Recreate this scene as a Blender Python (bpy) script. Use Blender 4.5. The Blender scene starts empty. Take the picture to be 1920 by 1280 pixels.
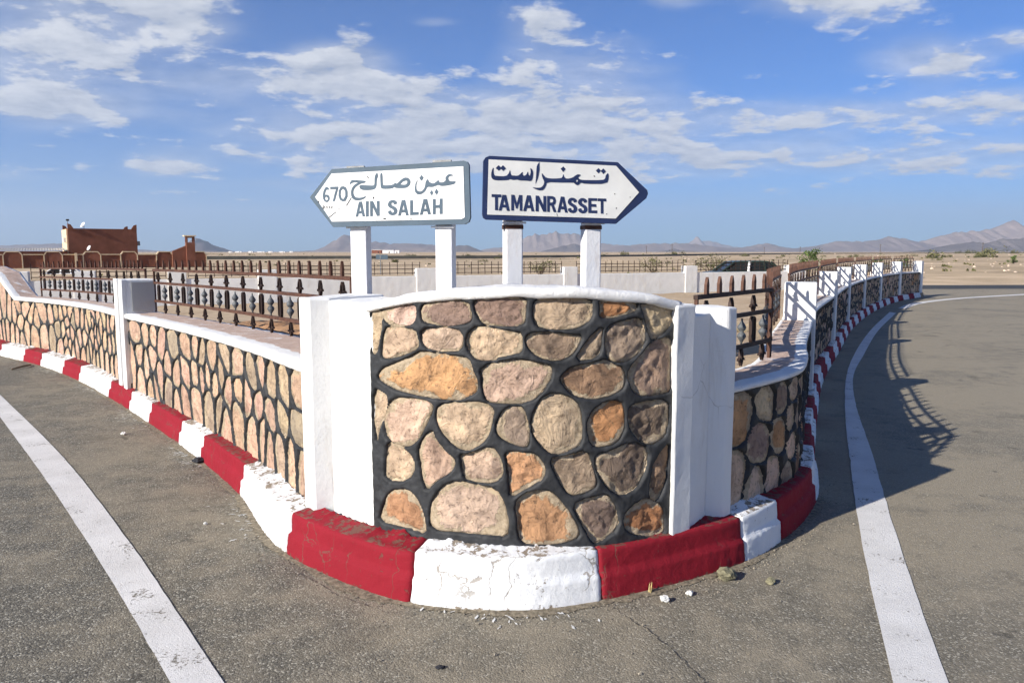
import bpy, bmesh, math, random
import numpy as np
from mathutils import Vector, noise as mnoise
random.seed(7); rng = np.random.default_rng(7)
SC = bpy.context.scene
COL = SC.collection
R = math.radians

# ------------------------------------------------------------------ camera
cam_d = bpy.data.cameras.new('camera'); cam = bpy.data.objects.new('camera', cam_d); COL.objects.link(cam)
cam_d.sensor_width = 36.0; cam_d.lens = 27.19; cam_d.clip_start = 0.05; cam_d.clip_end = 60000
cam.location = (0, 0, 1.6); cam.rotation_euler = (R(90) - math.atan(168 / 1450), 0, 0)
SC.camera = cam

# ------------------------------------------------------------------ light and exposure
SUN_EL = R(26); SUN_AZ = (-0.79, -0.613)            # horizontal direction towards the sun
to_sun = Vector((SUN_AZ[0] * math.cos(SUN_EL), SUN_AZ[1] * math.cos(SUN_EL), math.sin(SUN_EL))).normalized()
sun_d = bpy.data.lights.new('sun', 'SUN'); sun = bpy.data.objects.new('sun', sun_d); COL.objects.link(sun)
sun_d.energy = 5.0; sun_d.angle = R(0.53); sun_d.color = (1.0, 0.95, 0.86)
sun.rotation_euler = (-to_sun).to_track_quat('-Z', 'Y').to_euler()
SC.view_settings.view_transform = 'Standard'; SC.view_settings.look = 'None'
SC.view_settings.exposure = 0.84; SC.view_settings.gamma = 1.0; SC.view_settings.use_curve_mapping = False
SC.cycles.max_bounces = 6; SC.cycles.diffuse_bounces = 2; SC.cycles.glossy_bounces = 2
SC.cycles.transmission_bounces = 4; SC.cycles.volume_bounces = 0; SC.cycles.transparent_max_bounces = 8
SC.cycles.volume_step_rate = 4.0; SC.cycles.caustics_reflective = False; SC.cycles.caustics_refractive = False
SC.cycles.use_adaptive_sampling = True; SC.cycles.adaptive_threshold = 0.03

world = bpy.data.worlds.new('World'); SC.world = world; world.use_nodes = True

class NT:
    """small node-tree helper"""
    def __init__(s, nt): s.nt = nt; s.n = nt.nodes; s.l = nt.links
    def add(s, t, **kw):
        n = s.n.new(t)
        for k, v in kw.items(): setattr(n, k, v)
        return n
    def put(s, sock, v):
        if hasattr(v, 'is_output'): s.l.new(v, sock)
        else: sock.default_value = v
    def math(s, op, a, b=0.0, c=0.0, clamp=False):
        n = s.add('ShaderNodeMath', operation=op, use_clamp=clamp)
        for i, v in enumerate((a, b, c)): s.put(n.inputs[i], v)
        return n.outputs[0]
    def vmath(s, op, a, b=(0, 0, 0)):
        n = s.add('ShaderNodeVectorMath', operation=op)
        s.put(n.inputs[0], a)
        if op == 'SCALE': s.put(n.inputs['Scale'], b)
        else: s.put(n.inputs[1], b)
        return n.outputs[0]
    def noise(s, vec, scale, detail=4, rough=0.55, dist=0.0, ntype='FBM'):
        n = s.add('ShaderNodeTexNoise'); n.noise_dimensions = '3D'
        s.put(n.inputs['Vector'], vec); n.inputs['Scale'].default_value = scale
        n.inputs['Detail'].default_value = detail; n.inputs['Roughness'].default_value = rough
        n.inputs['Distortion'].default_value = dist
        return n.outputs['Fac']
    def ramp(s, fac, stops, interp='LINEAR'):
        n = s.add('ShaderNodeValToRGB'); n.color_ramp.interpolation = interp
        e = n.color_ramp.elements
        while len(e) < len(stops): e.new(0.5)
        for i, (p, c) in enumerate(stops):
            e[i].position = p; e[i].color = (*c, 1) if len(c) == 3 else c
        s.put(n.inputs[0], fac); return n.outputs[0]
    def mapr(s, v, a, b, c=0.0, d=1.0, smooth=True):
        n = s.add('ShaderNodeMapRange', interpolation_type='SMOOTHSTEP' if smooth else 'LINEAR')
        s.put(n.inputs[0], v)
        for i, x in enumerate((a, b, c, d)): n.inputs[i + 1].default_value = x
        return n.outputs[0]
    def mix(s, f, a, b, mode='MIX'):
        n = s.add('ShaderNodeMix', data_type='RGBA', blend_type=mode)
        s.put(n.inputs[0], f); s.put(n.inputs[6], a if hasattr(a, 'is_output') else (*a, 1)); s.put(n.inputs[7], b if hasattr(b, 'is_output') else (*b, 1))
        return n.outputs[2]

# ------------------------------------------------------------------ sky: Nishita plus one layer of broken cloud
w = NT(world.node_tree); w.n.clear()
sky = w.add('ShaderNodeTexSky', sky_type='NISHITA'); sky.sun_disc = False
sky.sun_elevation = SUN_EL; sky.sun_rotation = math.atan2(SUN_AZ[0], SUN_AZ[1])
sky.altitude = 1400; sky.air_density = 1.0; sky.dust_density = 0.3; sky.ozone_density = 3.0
tc = w.add('ShaderNodeTexCoord'); dirv = tc.outputs['Generated']
sep = w.add('ShaderNodeSeparateXYZ'); w.put(sep.inputs[0], dirv)
dz = w.math('MAXIMUM', sep.outputs[2], 0.0)
den = w.math('ADD', dz, 0.16)
cx = w.math('DIVIDE', sep.outputs[0], den); cy = w.math('DIVIDE', sep.outputs[1], den)
comb = w.add('ShaderNodeCombineXYZ'); w.put(comb.inputs[0], cx); w.put(comb.inputs[1], cy)
pv = comb.outputs[0]
ysafe = w.math('MAXIMUM', sep.outputs[1], 0.02)
aa = w.math('DIVIDE', sep.outputs[0], ysafe); ee = w.math('DIVIDE', sep.outputs[2], ysafe)
BANKS = [  # clusters of cloud: azimuth tangent, elevation tangent, half widths, weight
 (-.53, .305, .165, .042, .38), (-.62, .235, .11, .034, .36), (-.57, .182, .09, .024, .42), (-.35, .218, .12, .024, .28), (-.42, .275, .09, .03, .24),
 (-.215, .240, .055, .020, .46), (-.19, .205, .075, .016, .34), (-.14, .150, .25, .040, .37), (.09, .178, .17, .040, .34),
 (.03, .275, .05, .030, .27), (.06, .235, .10, .018, .20), (.14, .262, .05, .014, .14), (.20, .310, .04, .015, .30), (-.095, .283, .03, .007, .22),
 (.40, .315, .10, .034, .38), (.53, .236, .075, .024, .44), (.64, .262, .04, .013, .28), (.42, .172, .16, .020, .25), (.62, .188, .11, .022, .27),
 (.42, .122, .32, .028, .24), (.0, .108, .34, .020, .20), (-.45, .108, .05, .012, .30), (-.66, .10, .06, .012, .26), (.70, .13, .14, .03, .22), (-.30, .08, .14, .014, .12),
]
acc = 0.0
for (a, e, sa, se, wt) in BANKS:
    da = w.math('MULTIPLY', w.math('SUBTRACT', aa, a), 1 / sa); de = w.math('MULTIPLY', w.math('SUBTRACT', ee, e), 1 / se)
    r2 = w.math('MULTIPLY_ADD', da, da, w.math('MULTIPLY', de, de))
    g = w.math('POWER', 2.718, w.math('MULTIPLY', r2, -0.8))
    acc = w.math('MULTIPLY_ADD', g, wt * 1.05, acc)
front = w.mapr(sep.outputs[1], 0.2, 0.6)
big = w.noise(pv, 1.1, 3)
spread = w.math('MULTIPLY', w.math('MULTIPLY', w.math('SUBTRACT', big, 0.42), 1.1), w.math('SUBTRACT', 1.0, front))
def cloud_field(vec):
    n1 = w.noise(vec, 3.6, 6, 0.58, 0.25); n2 = w.noise(vec, 13.0, 4, 0.62, 0.15)
    return w.math('ADD', w.math('MULTIPLY', w.math('SUBTRACT', n1, 0.5), 1.45), w.math('MULTIPLY', w.math('SUBTRACT', n2, 0.5), 0.40))
f0 = cloud_field(pv)
f1 = cloud_field(w.vmath('ADD', pv, (-0.015, -0.075, 0.0)))         # a step towards the sun: which side of a cloud is lit
dens = w.math('SUBTRACT', w.math('ADD', w.math('ADD', f0, acc), spread), 0.235)
alpha = w.mapr(dens, -0.03, 0.20)
alpha = w.math('MULTIPLY', alpha, w.mapr(sep.outputs[2], 0.015, 0.09))
veil = w.math('MULTIPLY', w.mapr(w.math('ADD', acc, w.math('MULTIPLY', w.math('SUBTRACT', w.noise(pv, 2.2, 4, 0.55), 0.5), 0.45)), 0.08, 0.42), 0.55)
veil = w.math('MULTIPLY', veil, w.mapr(sep.outputs[2], 0.015, 0.09))
alpha = w.math('MAXIMUM', alpha, veil)
lit = w.math('ADD', 0.62, w.math('MULTIPLY', w.math('SUBTRACT', f0, f1), 2.0))
lit = w.math('SUBTRACT', lit, w.math('MULTIPLY', w.mapr(dens, 0.12, 0.50), 0.16))
cloud_c = w.mix(w.math('MAXIMUM', w.math('MINIMUM', lit, 1.0), 0.0), (4.4, 5.0, 6.2), (9.0, 9.2, 9.6))
skyc = w.mix(1.0, sky.outputs[0], (0.34, 0.82, 1.44), 'MULTIPLY')
skymix = w.mix(w.math('MULTIPLY', alpha, 0.93), skyc, cloud_c)
bg = w.add('ShaderNodeBackground'); w.put(bg.inputs[0], skymix); bg.inputs[1].default_value = 0.050
wo = w.add('ShaderNodeOutputWorld'); w.l.new(bg.outputs[0], wo.inputs[0])
world.cycles.sampling_method = 'MANUAL'; world.cycles.sample_map_resolution = 512

# ------------------------------------------------------------------ traced shapes (millimetres on their own wall or plate)
FRONT = [[[[-825,1319],[-769,1327],[-754,1275],[-773,1201],[-783,1121],[-828,1117]],"t"],[[[-754,1322],[-651,1345],[-558,1356],[-562,1294],[-579,1269],[-653,1257],[-710,1266],[-740,1292]],"p"],[[[-511,1344],[-459,1378],[-299,1381],[-278,1302],[-294,1283],[-373,1273],[-472,1276],[-509,1285]],"m"],[[[-256,1378],[-185,1389],[-27,1394],[-34,1330],[-39,1275],[-159,1279],[-207,1283],[-237,1314]],"m"],[[[-726,1231],[-689,1239],[-563,1237],[-548,1191],[-546,1159],[-622,1127],[-741,1093],[-747,1135]],"p"],[[[-516,1242],[-402,1246],[-325,1240],[-323,1157],[-403,1155],[-474,1157],[-507,1182]],"t"],[[[-235,1261],[-87,1236],[-51,1234],[-48,1163],[-64,1147],[-159,1138],[-155,1124],[-235,1117],[-273,1148],[-290,1191],[-278,1233]],"t"],[[[-754,1038],[-657,1074],[-556,1114],[-518,1133],[-386,1123],[-296,1121],[-274,1052],[-250,999],[-264,961],[-348,924],[-435,933],[-559,943],[-660,951],[-748,977],[-779,996]],"o"],[[[-814,935],[-748,911],[-721,901],[-743,852],[-778,755],[-799,673],[-811,751]],"t"],[[[-225,1080],[-87,1107],[-53,1107],[68,1091],[89,1072],[73,1008],[-11,923],[-160,927],[-182,926],[-209,957],[-211,1022]],"p"],[[[-697,891],[-626,903],[-526,906],[-478,890],[-473,860],[-496,825],[-541,742],[-596,692],[-652,688],[-722,710],[-745,749],[-741,797],[-729,835]],"p"],[[[-428,894],[-320,905],[-214,912],[-177,879],[-187,841],[-197,781],[-232,730],[-298,696],[-353,715],[-416,776],[-440,835]],"p"],[[[-145,825],[-118,885],[-79,896],[-38,891],[-19,815],[-11,723],[-57,728],[-116,754],[-153,788]],"g"],[[[15,854],[42,918],[68,945],[117,954],[181,930],[221,887],[230,805],[230,730],[168,700],[109,687],[64,715],[25,763],[11,815]],"t"],[[[270,821],[298,874],[347,906],[420,909],[437,865],[441,792],[433,775],[406,726],[326,712],[284,727],[270,808]],"O"],[[[474,878],[529,891],[691,896],[694,792],[685,749],[659,713],[588,698],[514,742],[478,802]],"d"],[[[22,1388],[155,1393],[263,1384],[278,1334],[259,1292],[210,1266],[103,1260],[30,1273],[17,1315]],"t"],[[[319,1388],[489,1385],[500,1329],[406,1315],[323,1304],[328,1343]],"O"],[[[528,1360],[723,1348],[714,1276],[660,1229],[598,1200],[577,1223],[569,1267],[542,1322]],"t"],[[[-1,1231],[62,1234],[167,1222],[227,1224],[206,1177],[179,1140],[115,1117],[41,1136],[-6,1173],[-17,1205]],"m"],[[[260,1191],[329,1264],[316,1190],[305,1126],[201,1118]],"g"],[[[355,1253],[431,1277],[517,1290],[550,1235],[545,1175],[495,1123],[416,1100],[363,1124],[350,1189]],"g"],[[[145,1039],[185,1076],[312,1091],[337,1106],[369,1086],[432,1061],[442,984],[383,950],[280,939],[202,958],[153,1002]],"b"],[[[540,1115],[585,1173],[706,1196],[724,1103],[718,946],[626,937],[518,941],[472,1010],[471,1065]],"m"],[[[-727,682],[-652,669],[-597,637],[-570,594],[-608,523],[-742,498],[-734,594]],"p"],[[[-534,690],[-473,772],[-449,714],[-409,665],[-365,638],[-377,592],[-451,547],[-502,487],[-518,547],[-530,622]],"p"],[[[-326,667],[-276,667],[-186,712],[-143,651],[-135,584],[-172,552],[-247,552],[-307,563],[-311,620]],"p"],[[[-717,439],[-609,464],[-564,424],[-530,359],[-514,264],[-622,290],[-797,279],[-761,359]],"o"],[[[-478,390],[-460,446],[-410,505],[-346,538],[-285,524],[-172,515],[-128,441],[-110,351],[-114,294],[-203,301],[-309,309],[-471,294]],"p"],[[[-113,685],[-51,682],[14,675],[61,623],[54,571],[-15,534],[-95,480],[-91,563],[-98,637]],"o"],[[[-65,443],[-29,489],[58,507],[102,487],[155,425],[208,347],[227,288],[156,266],[60,262],[-43,269],[-51,353]],"o"],[[[90,656],[167,661],[257,687],[281,607],[309,525],[252,499],[184,492],[139,561]],"g"],[[[311,665],[374,667],[481,711],[580,666],[564,572],[520,500],[443,467],[377,508],[320,589],[312,627]],"d"],[[[199,438],[283,459],[361,468],[407,398],[421,312],[317,254],[293,264],[253,344]],"d"],[[[496,395],[567,428],[665,377],[687,309],[690,237],[590,248],[472,290],[458,354]],"O"],[[[619,595],[707,689],[700,584],[682,477],[644,412],[595,443],[607,519]],"b"]]
LSEED = [[4456,797],[4160,846],[3900,820],[3636,763],[3285,752],[2843,818],[2563,845],[2425,789],[2144,781],[1781,831],[1516,825],[1146,786],[960,890],[739,807],[463,808],[191,825],[4425,587],[3956,589],[3433,602],[3196,542],[2890,581],[2612,586],[2422,600],[2274,630],[2074,599],[1896,698],[1757,588],[1486,636],[4403,338],[4028,291],[3764,423],[3465,349],[2979,344],[2606,412],[2274,423],[1971,424],[1273,599],[1059,575],[1541,451],[2207,404],[1535,418],[1175,414],[974,430],[756,577],[821,395],[585,401],[523,607],[330,386],[196,617],[167,384],[1863,360],[2606,339],[2977,350],[3912,334],[3513,344]]
SL = {"outer":[[-148,1905],[-7,2058],[768,2082],[786,2076],[795,2059],[801,1783],[793,1760],[770,1747],[-9,1738]],"inner":[[-113,1906],[-8,2033],[765,2052],[771,1783],[751,1774],[-13,1768]],"letters":[[[[715,2005],[691,2015],[675,2010],[663,1996],[666,1979],[649,1971],[630,1971],[625,1985],[616,1978],[596,1965],[577,1972],[570,1976],[564,1993],[551,1978],[548,1959],[542,1940],[526,1925],[507,1926],[496,1938],[497,1965],[507,1989],[493,1972],[487,1943],[489,1920],[504,1908],[529,1911],[550,1928],[560,1950],[587,1946],[608,1953],[625,1958],[637,1951],[668,1952],[696,1957],[715,1960],[726,1976],[696,1975],[683,1981],[680,1995],[689,2003]]],[[[528,2013],[540,1997],[527,1981],[514,1996]]],[[[586,1932],[593,1917],[585,1901],[574,1917]]],[[[613,1938],[624,1921],[612,1904],[601,1921]]],[[[294,2032],[300,2021],[300,1969],[307,1962],[359,1963],[375,1977],[381,1967],[394,1978],[418,1998],[443,2003],[462,1990],[463,1968],[449,1950],[427,1944],[376,1945],[369,1953],[356,1943],[299,1942],[287,1949],[286,1988],[285,2021]],[[403,1965],[418,1979],[438,1985],[445,1980],[442,1968],[430,1963]]],[[[269,2033],[256,2020],[251,2000],[251,1968],[243,1962],[200,1965],[163,1968],[159,1954],[170,1941],[200,1937],[237,1939],[254,1944],[263,1959],[265,1995],[274,2013]]],[[[102,1969],[104,1985],[116,1996],[136,1995],[166,1992],[201,1989],[193,1977],[171,1975],[145,1962],[127,1946],[121,1923],[133,1900],[169,1897],[204,1908],[189,1892],[158,1882],[128,1884],[111,1900],[107,1928],[115,1955],[135,1973],[156,1980],[125,1982],[110,1976]]],[[[-23,1949],[-36,1963],[-51,1956],[-62,1935],[-66,1908],[-60,1885],[-43,1874],[-26,1884],[-22,1902],[-29,1916],[-45,1919],[-51,1914],[-48,1935],[-39,1947],[-31,1943]],[[-42,1907],[-35,1900],[-36,1889],[-44,1885],[-51,1894],[-50,1904]]],[[[-19,1961],[33,1961],[31,1950],[8,1881],[-5,1879],[9,1925],[17,1947],[-17,1947]]],[[[62,1963],[79,1956],[88,1933],[87,1905],[75,1882],[57,1878],[39,1888],[32,1911],[34,1938],[46,1959]],[[61,1949],[73,1935],[73,1910],[62,1892],[50,1897],[45,1915],[47,1938]]],[[[133,1793],[155,1876],[173,1877],[190,1795],[175,1794],[172,1811],[152,1810],[148,1794]],[[157,1825],[168,1826],[163,1853]]],[[[195,1793],[197,1878],[214,1878],[212,1794]]],[[[221,1795],[222,1878],[240,1878],[262,1831],[263,1879],[279,1879],[278,1797],[262,1796],[238,1845],[237,1795]]],[[[364,1856],[362,1865],[356,1868],[350,1865],[349,1859],[351,1854],[361,1849],[377,1841],[386,1823],[376,1804],[355,1797],[333,1804],[326,1821],[347,1827],[349,1816],[356,1813],[362,1816],[363,1822],[360,1829],[350,1835],[335,1841],[326,1857],[335,1876],[357,1884],[378,1877],[385,1862]]],[[[387,1796],[410,1881],[430,1882],[450,1798],[434,1797],[430,1814],[408,1813],[403,1796]],[[413,1829],[425,1829],[420,1858]]],[[[458,1798],[459,1879],[476,1879],[475,1815],[508,1816],[508,1800]]],[[[514,1799],[537,1884],[558,1885],[579,1801],[562,1801],[558,1817],[536,1817],[531,1800]],[[540,1832],[553,1832],[547,1861]]],[[[590,1801],[591,1884],[607,1884],[607,1851],[629,1852],[630,1885],[647,1885],[646,1803],[629,1802],[629,1835],[607,1835],[606,1802]]]],"marks":[[[[208,2016],[219,2005],[214,2003],[208,2008]]],[[[239,1900],[247,1902],[248,1892],[240,1889]]],[[[-96,1885],[-89,1884],[-90,1875],[-97,1876]]],[[[76,1856],[108,1900],[112,1898],[81,1854]]],[[[-33,1792],[14,1824],[17,1822],[-30,1789]]],[[[-67,1862],[-63,1862],[-63,1838],[-67,1838]]],[[[-58,1857],[-54,1856],[-58,1840],[-61,1841]]],[[[-47,1856],[-43,1856],[-47,1839],[-50,1839]]],[[[-36,1856],[-33,1856],[-36,1840],[-39,1840]]],[[[-27,1854],[-21,1855],[-22,1840],[-27,1841]]],[[[-13,1853],[-7,1853],[-10,1839],[-15,1841]]],[[[31,1842],[35,1841],[34,1830],[30,1832]]],[[[296,1778],[304,1785],[315,1783],[316,1776]]],[[[449,1776],[464,1780],[476,1775]]]]}
SR = {"outer":[[2,2080],[-5,1800],[0,1781],[17,1771],[747,1754],[923,1897],[932,1922],[927,1941],[752,2090],[35,2107],[14,2099]],"inner":[[29,2088],[742,2070],[878,1928],[744,1783],[20,1798]],"letters":[[[[306,2080],[307,2040],[299,1998],[285,1964],[288,2002],[291,2054],[296,2068]]],[[[55,2050],[44,2028],[41,2000],[49,1984],[69,1979],[132,1981],[146,1988],[161,1982],[185,1986],[195,1981],[235,1981],[262,1978],[270,1997],[272,2025],[266,2042],[255,2049],[259,2028],[254,2006],[247,2010],[242,2032],[237,2015],[225,2006],[214,2009],[214,2029],[203,2017],[188,2005],[168,2006],[149,2007],[144,2039],[139,2018],[122,2001],[69,2002],[57,2006],[54,2026]]],[[[82,2059],[99,2044],[83,2030],[66,2043]]],[[[106,2059],[122,2044],[107,2029],[91,2044]]],[[[696,2033],[700,2005],[689,1971],[564,1969],[539,1976],[529,1964],[519,1960],[506,1968],[501,1975],[443,1974],[426,1974],[348,1975],[344,1956],[331,1934],[314,1929],[289,1934],[264,1947],[294,1943],[319,1946],[332,1963],[334,1979],[323,1998],[318,2024],[329,2013],[343,1998],[373,1994],[418,1996],[435,2000],[440,2022],[445,2003],[461,1994],[493,2001],[511,2015],[526,2021],[541,2016],[531,2009],[523,2002],[534,1992],[559,1989],[666,1991],[680,2000],[681,2017]],[[511,1985],[518,1992],[524,1985],[518,1977]]],[[[440,2060],[453,2046],[439,2031],[425,2047]]],[[[641,2055],[653,2042],[640,2027],[624,2042]]],[[[668,2054],[682,2039],[668,2024],[652,2040]]],[[[44,1906],[96,1905],[96,1890],[78,1890],[78,1821],[62,1822],[62,1891],[44,1891]]],[[[82,1820],[103,1904],[123,1903],[143,1819],[127,1819],[123,1836],[102,1837],[98,1820]],[[107,1852],[119,1851],[113,1880]]],[[[151,1821],[151,1905],[169,1904],[182,1860],[194,1904],[212,1903],[212,1819],[198,1820],[197,1872],[186,1832],[177,1832],[166,1873],[166,1821]]],[[[217,1819],[238,1903],[258,1902],[279,1817],[263,1818],[259,1835],[238,1835],[233,1818]],[[242,1850],[254,1850],[248,1879]]],[[[286,1818],[286,1902],[304,1901],[329,1852],[329,1901],[345,1900],[346,1816],[329,1816],[303,1868],[303,1817]]],[[[351,1816],[350,1901],[381,1900],[394,1894],[400,1877],[397,1861],[388,1853],[403,1814],[387,1815],[374,1849],[365,1849],[365,1815]],[[365,1866],[379,1866],[385,1875],[380,1885],[365,1885]]],[[[408,1814],[427,1899],[446,1898],[467,1812],[452,1813],[447,1830],[427,1831],[423,1814]],[[431,1846],[443,1846],[437,1875]]],[[[501,1867],[499,1876],[493,1879],[487,1876],[486,1871],[488,1866],[498,1861],[513,1852],[523,1833],[514,1815],[494,1809],[473,1817],[466,1834],[485,1839],[488,1828],[494,1825],[500,1828],[501,1833],[498,1841],[489,1847],[474,1854],[465,1870],[473,1889],[493,1895],[514,1887],[521,1872]]],[[[559,1866],[557,1875],[552,1878],[546,1875],[545,1869],[547,1865],[557,1859],[572,1851],[581,1832],[573,1814],[552,1808],[531,1816],[524,1833],[544,1838],[547,1827],[553,1824],[558,1826],[560,1832],[556,1840],[547,1845],[533,1853],[523,1869],[531,1887],[551,1894],[572,1886],[579,1871]]],[[[584,1812],[583,1893],[634,1892],[634,1878],[600,1878],[601,1861],[629,1860],[630,1845],[601,1846],[601,1826],[635,1826],[635,1811]]],[[[638,1892],[686,1891],[687,1876],[670,1877],[671,1809],[656,1810],[655,1877],[638,1877]]]],"marks":[[[[612,2014],[619,2014],[621,2008],[615,2008]]],[[[405,1809],[410,1794],[408,1793],[404,1807]]],[[[733,1920],[738,1920],[738,1915],[733,1915]]],[[[823,1903],[827,1903],[828,1899],[823,1899]]],[[[744,1844],[748,1844],[748,1836],[744,1836]]],[[[688,1810],[693,1810],[693,1805],[688,1805]]]]}
LINEL = [[[-4988,7399],[-3092,5063],[-1841,3471],[-1276,2724]],[[-5770,8588],[-3422,5797],[-2102,4105],[-1076,2724]]]
LINER = [[[1425,2724],[1746,3619],[2114,4584],[2455,5439],[3268,7448],[4334,9905],[5259,11810],[7194,15489],[10092,20621]],[[1629,2724],[1974,3682],[2391,4785],[2815,5874],[3607,7978],[4424,9905],[5407,11810],[7356,15489],[10084,20259]]]
KERBL = [[-7930,11872],[-7150,11284],[-6661,10801],[-5965,10082],[-5411,9530],[-4466,8427],[-3896,7758],[-3422,7139],[-2787,6346],[-2410,5828],[-1798,4959],[-1214,3976],[-464,3377],[414,3415],[1212,3854],[1501,4145],[1958,4828]]


# ------------------------------------------------------------------ helpers
def tag(o, label=None, cat=None, group=None, kind=None):
    if label: o['label'] = label
    if cat: o['category'] = cat
    if group: o['group'] = group
    if kind: o['kind'] = kind
    return o
def link(name, me, mat=None, parent=None):
    o = bpy.data.objects.new(name, me); COL.objects.link(o)
    if mat is not None and me is not None and not me.materials: me.materials.append(mat)
    if parent is not None: o.parent = parent
    return o
def mesh(name, verts, faces, smooth=False):
    me = bpy.data.meshes.new(name); me.from_pydata([tuple(map(float, v)) for v in verts], [], faces); me.update()
    if smooth:
        me.polygons.foreach_set('use_smooth', [True] * len(me.polygons))
    return me
def empty(name, label, cat, group=None, loc=(0, 0, 0)):
    o = bpy.data.objects.new(name, None); COL.objects.link(o); o.location = loc; o.empty_display_size = 0.1
    return tag(o, label, cat, group)
def part(name, verts, faces, mat, parent, smooth=False):
    return link(name, mesh(name, verts, faces, smooth), mat, parent)
def fattr(me, name, vals):
    a = me.attributes.new(name, 'FLOAT', 'POINT'); a.data.foreach_set('value', np.asarray(vals, dtype=np.float32))
def box_vf(c, s, rz=0.0):
    v = []
    for dx, dy, dz in ((-1,-1,-1),(1,-1,-1),(1,1,-1),(-1,1,-1),(-1,-1,1),(1,-1,1),(1,1,1),(-1,1,1)):
        x, y = dx * s[0] / 2, dy * s[1] / 2
        v.append((c[0] + x * math.cos(rz) - y * math.sin(rz), c[1] + x * math.sin(rz) + y * math.cos(rz), c[2] + dz * s[2] / 2))
    return v, [(0,3,2,1),(4,5,6,7),(0,1,5,4),(1,2,6,5),(2,3,7,6),(3,0,4,7)]
def bevel(o, wd, seg=2):
    m = o.modifiers.new('bevel', 'BEVEL'); m.width = wd; m.segments = seg; m.limit_method = 'ANGLE'; m.angle_limit = R(35)
    return o
class MB:
    def __init__(s): s.v = []; s.f = []
    def add(s, v, f): b = len(s.v); s.v += list(v); s.f += [tuple(i + b for i in q) for q in f]; return s
    def box(s, c, sz, rz=0.0): return s.add(*box_vf(c, sz, rz))
    def tube(s, pts, r, n=8, caps=True):
        pts = [Vector(p) for p in pts]; rr = r if isinstance(r, (list, tuple)) else [r] * len(pts)
        vs = []; fs = []
        for i, p in enumerate(pts):
            t = (pts[min(i + 1, len(pts) - 1)] - pts[max(i - 1, 0)]).normalized()
            a = t.cross(Vector((0, 0, 1)) if abs(t.z) < 0.9 else Vector((0, 1, 0))).normalized(); b = t.cross(a)
            for k in range(n):
                q = p + (a * math.cos(2 * math.pi * k / n) + b * math.sin(2 * math.pi * k / n)) * rr[i]; vs.append(tuple(q))
        for i in range(len(pts) - 1):
            for k in range(n): fs.append((i * n + k, i * n + (k + 1) % n, (i + 1) * n + (k + 1) % n, (i + 1) * n + k))
        if caps: fs.append(tuple(range(n - 1, -1, -1))); fs.append(tuple((len(pts) - 1) * n + k for k in range(n)))
        return s.add(vs, fs)
    def lathe(s, prof, n=12, c=(0, 0, 0)):
        vs = []; fs = []
        for r_, z in prof:
            for k in range(n): vs.append((c[0] + r_ * math.cos(2 * math.pi * k / n), c[1] + r_ * math.sin(2 * math.pi * k / n), c[2] + z))
        for i in range(len(prof) - 1):
            for k in range(n): fs.append((i * n + k, i * n + (k + 1) % n, (i + 1) * n + (k + 1) % n, (i + 1) * n + k))
        fs.append(tuple(range(n - 1, -1, -1))); fs.append(tuple((len(prof) - 1) * n + k for k in range(n)))
        return s.add(vs, fs)
    def prism(s, poly, z0, z1):
        n = len(poly); vs = [(x, y, z0) for x, y in poly] + [(x, y, z1) for x, y in poly]
        fs = [tuple(range(n - 1, -1, -1)), tuple(range(n, 2 * n))] + [(i, (i + 1) % n, n + (i + 1) % n, n + i) for i in range(n)]
        return s.add(vs, fs)
    def mesh(s, name, smooth=False): return mesh(name, s.v, s.f, smooth)
    def part(s, name, mat, parent, smooth=False): return link(name, s.mesh(name, smooth), mat, parent)

class Path:
    """smooth plan curve, outward side = right hand of travel"""
    def __init__(s, pts, step=0.05, smooth=True):
        P = [np.array(p, float) for p in pts]; out = []
        for i in range(len(P) - 1):
            p0, p1, p2, p3 = P[max(i - 1, 0)], P[i], P[i + 1], P[min(i + 2, len(P) - 1)]
            d = np.linalg.norm(p2 - p1); k = max(2, int(d / step))
            for j in range(k):
                t = j / k
                if smooth:   # centripetal-ish via scaled tangents
                    d0 = np.linalg.norm(p1 - p0) or d; d2 = np.linalg.norm(p3 - p2) or d
                    m1 = ((p2 - p1) / d * 1.0 + (p1 - p0) / d0 if i > 0 else (p2 - p1) / d * 2) * 0.5 * d
                    m2 = ((p2 - p1) / d * 1.0 + (p3 - p2) / d2 if i < len(P) - 2 else (p2 - p1) / d * 2) * 0.5 * d
                    q = (2*t**3 - 3*t**2 + 1) * p1 + (t**3 - 2*t**2 + t) * m1 + (-2*t**3 + 3*t**2) * p2 + (t**3 - t**2) * m2
                else: q = p1 + (p2 - p1) * t
                out.append(q)
        out.append(P[-1]); s.p = np.array(out)
        s.s = np.concatenate([[0], np.cumsum(np.linalg.norm(np.diff(s.p, axis=0), axis=1))]); s.L = s.s[-1]
        t = np.gradient(s.p, axis=0); s.t = t / np.linalg.norm(t, axis=1)[:, None]
    def at(s, u, off=0.0):
        u = np.asarray(u, float)
        x = np.interp(u, s.s, s.p[:, 0]); y = np.interp(u, s.s, s.p[:, 1])
        tx = np.interp(u, s.s, s.t[:, 0]); ty = np.interp(u, s.s, s.t[:, 1]); n = np.hypot(tx, ty); tx, ty = tx / n, ty / n
        off = np.asarray(off, float)
        return np.stack([x + ty * off, y - tx * off], -1)
    def near(s, q): return float(s.s[np.argmin(np.sum((s.p - np.array(q)) ** 2, axis=1))])
    def tan(s, u): return (float(np.interp(u, s.s, s.t[:, 0])), float(np.interp(u, s.s, s.t[:, 1])))

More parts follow.
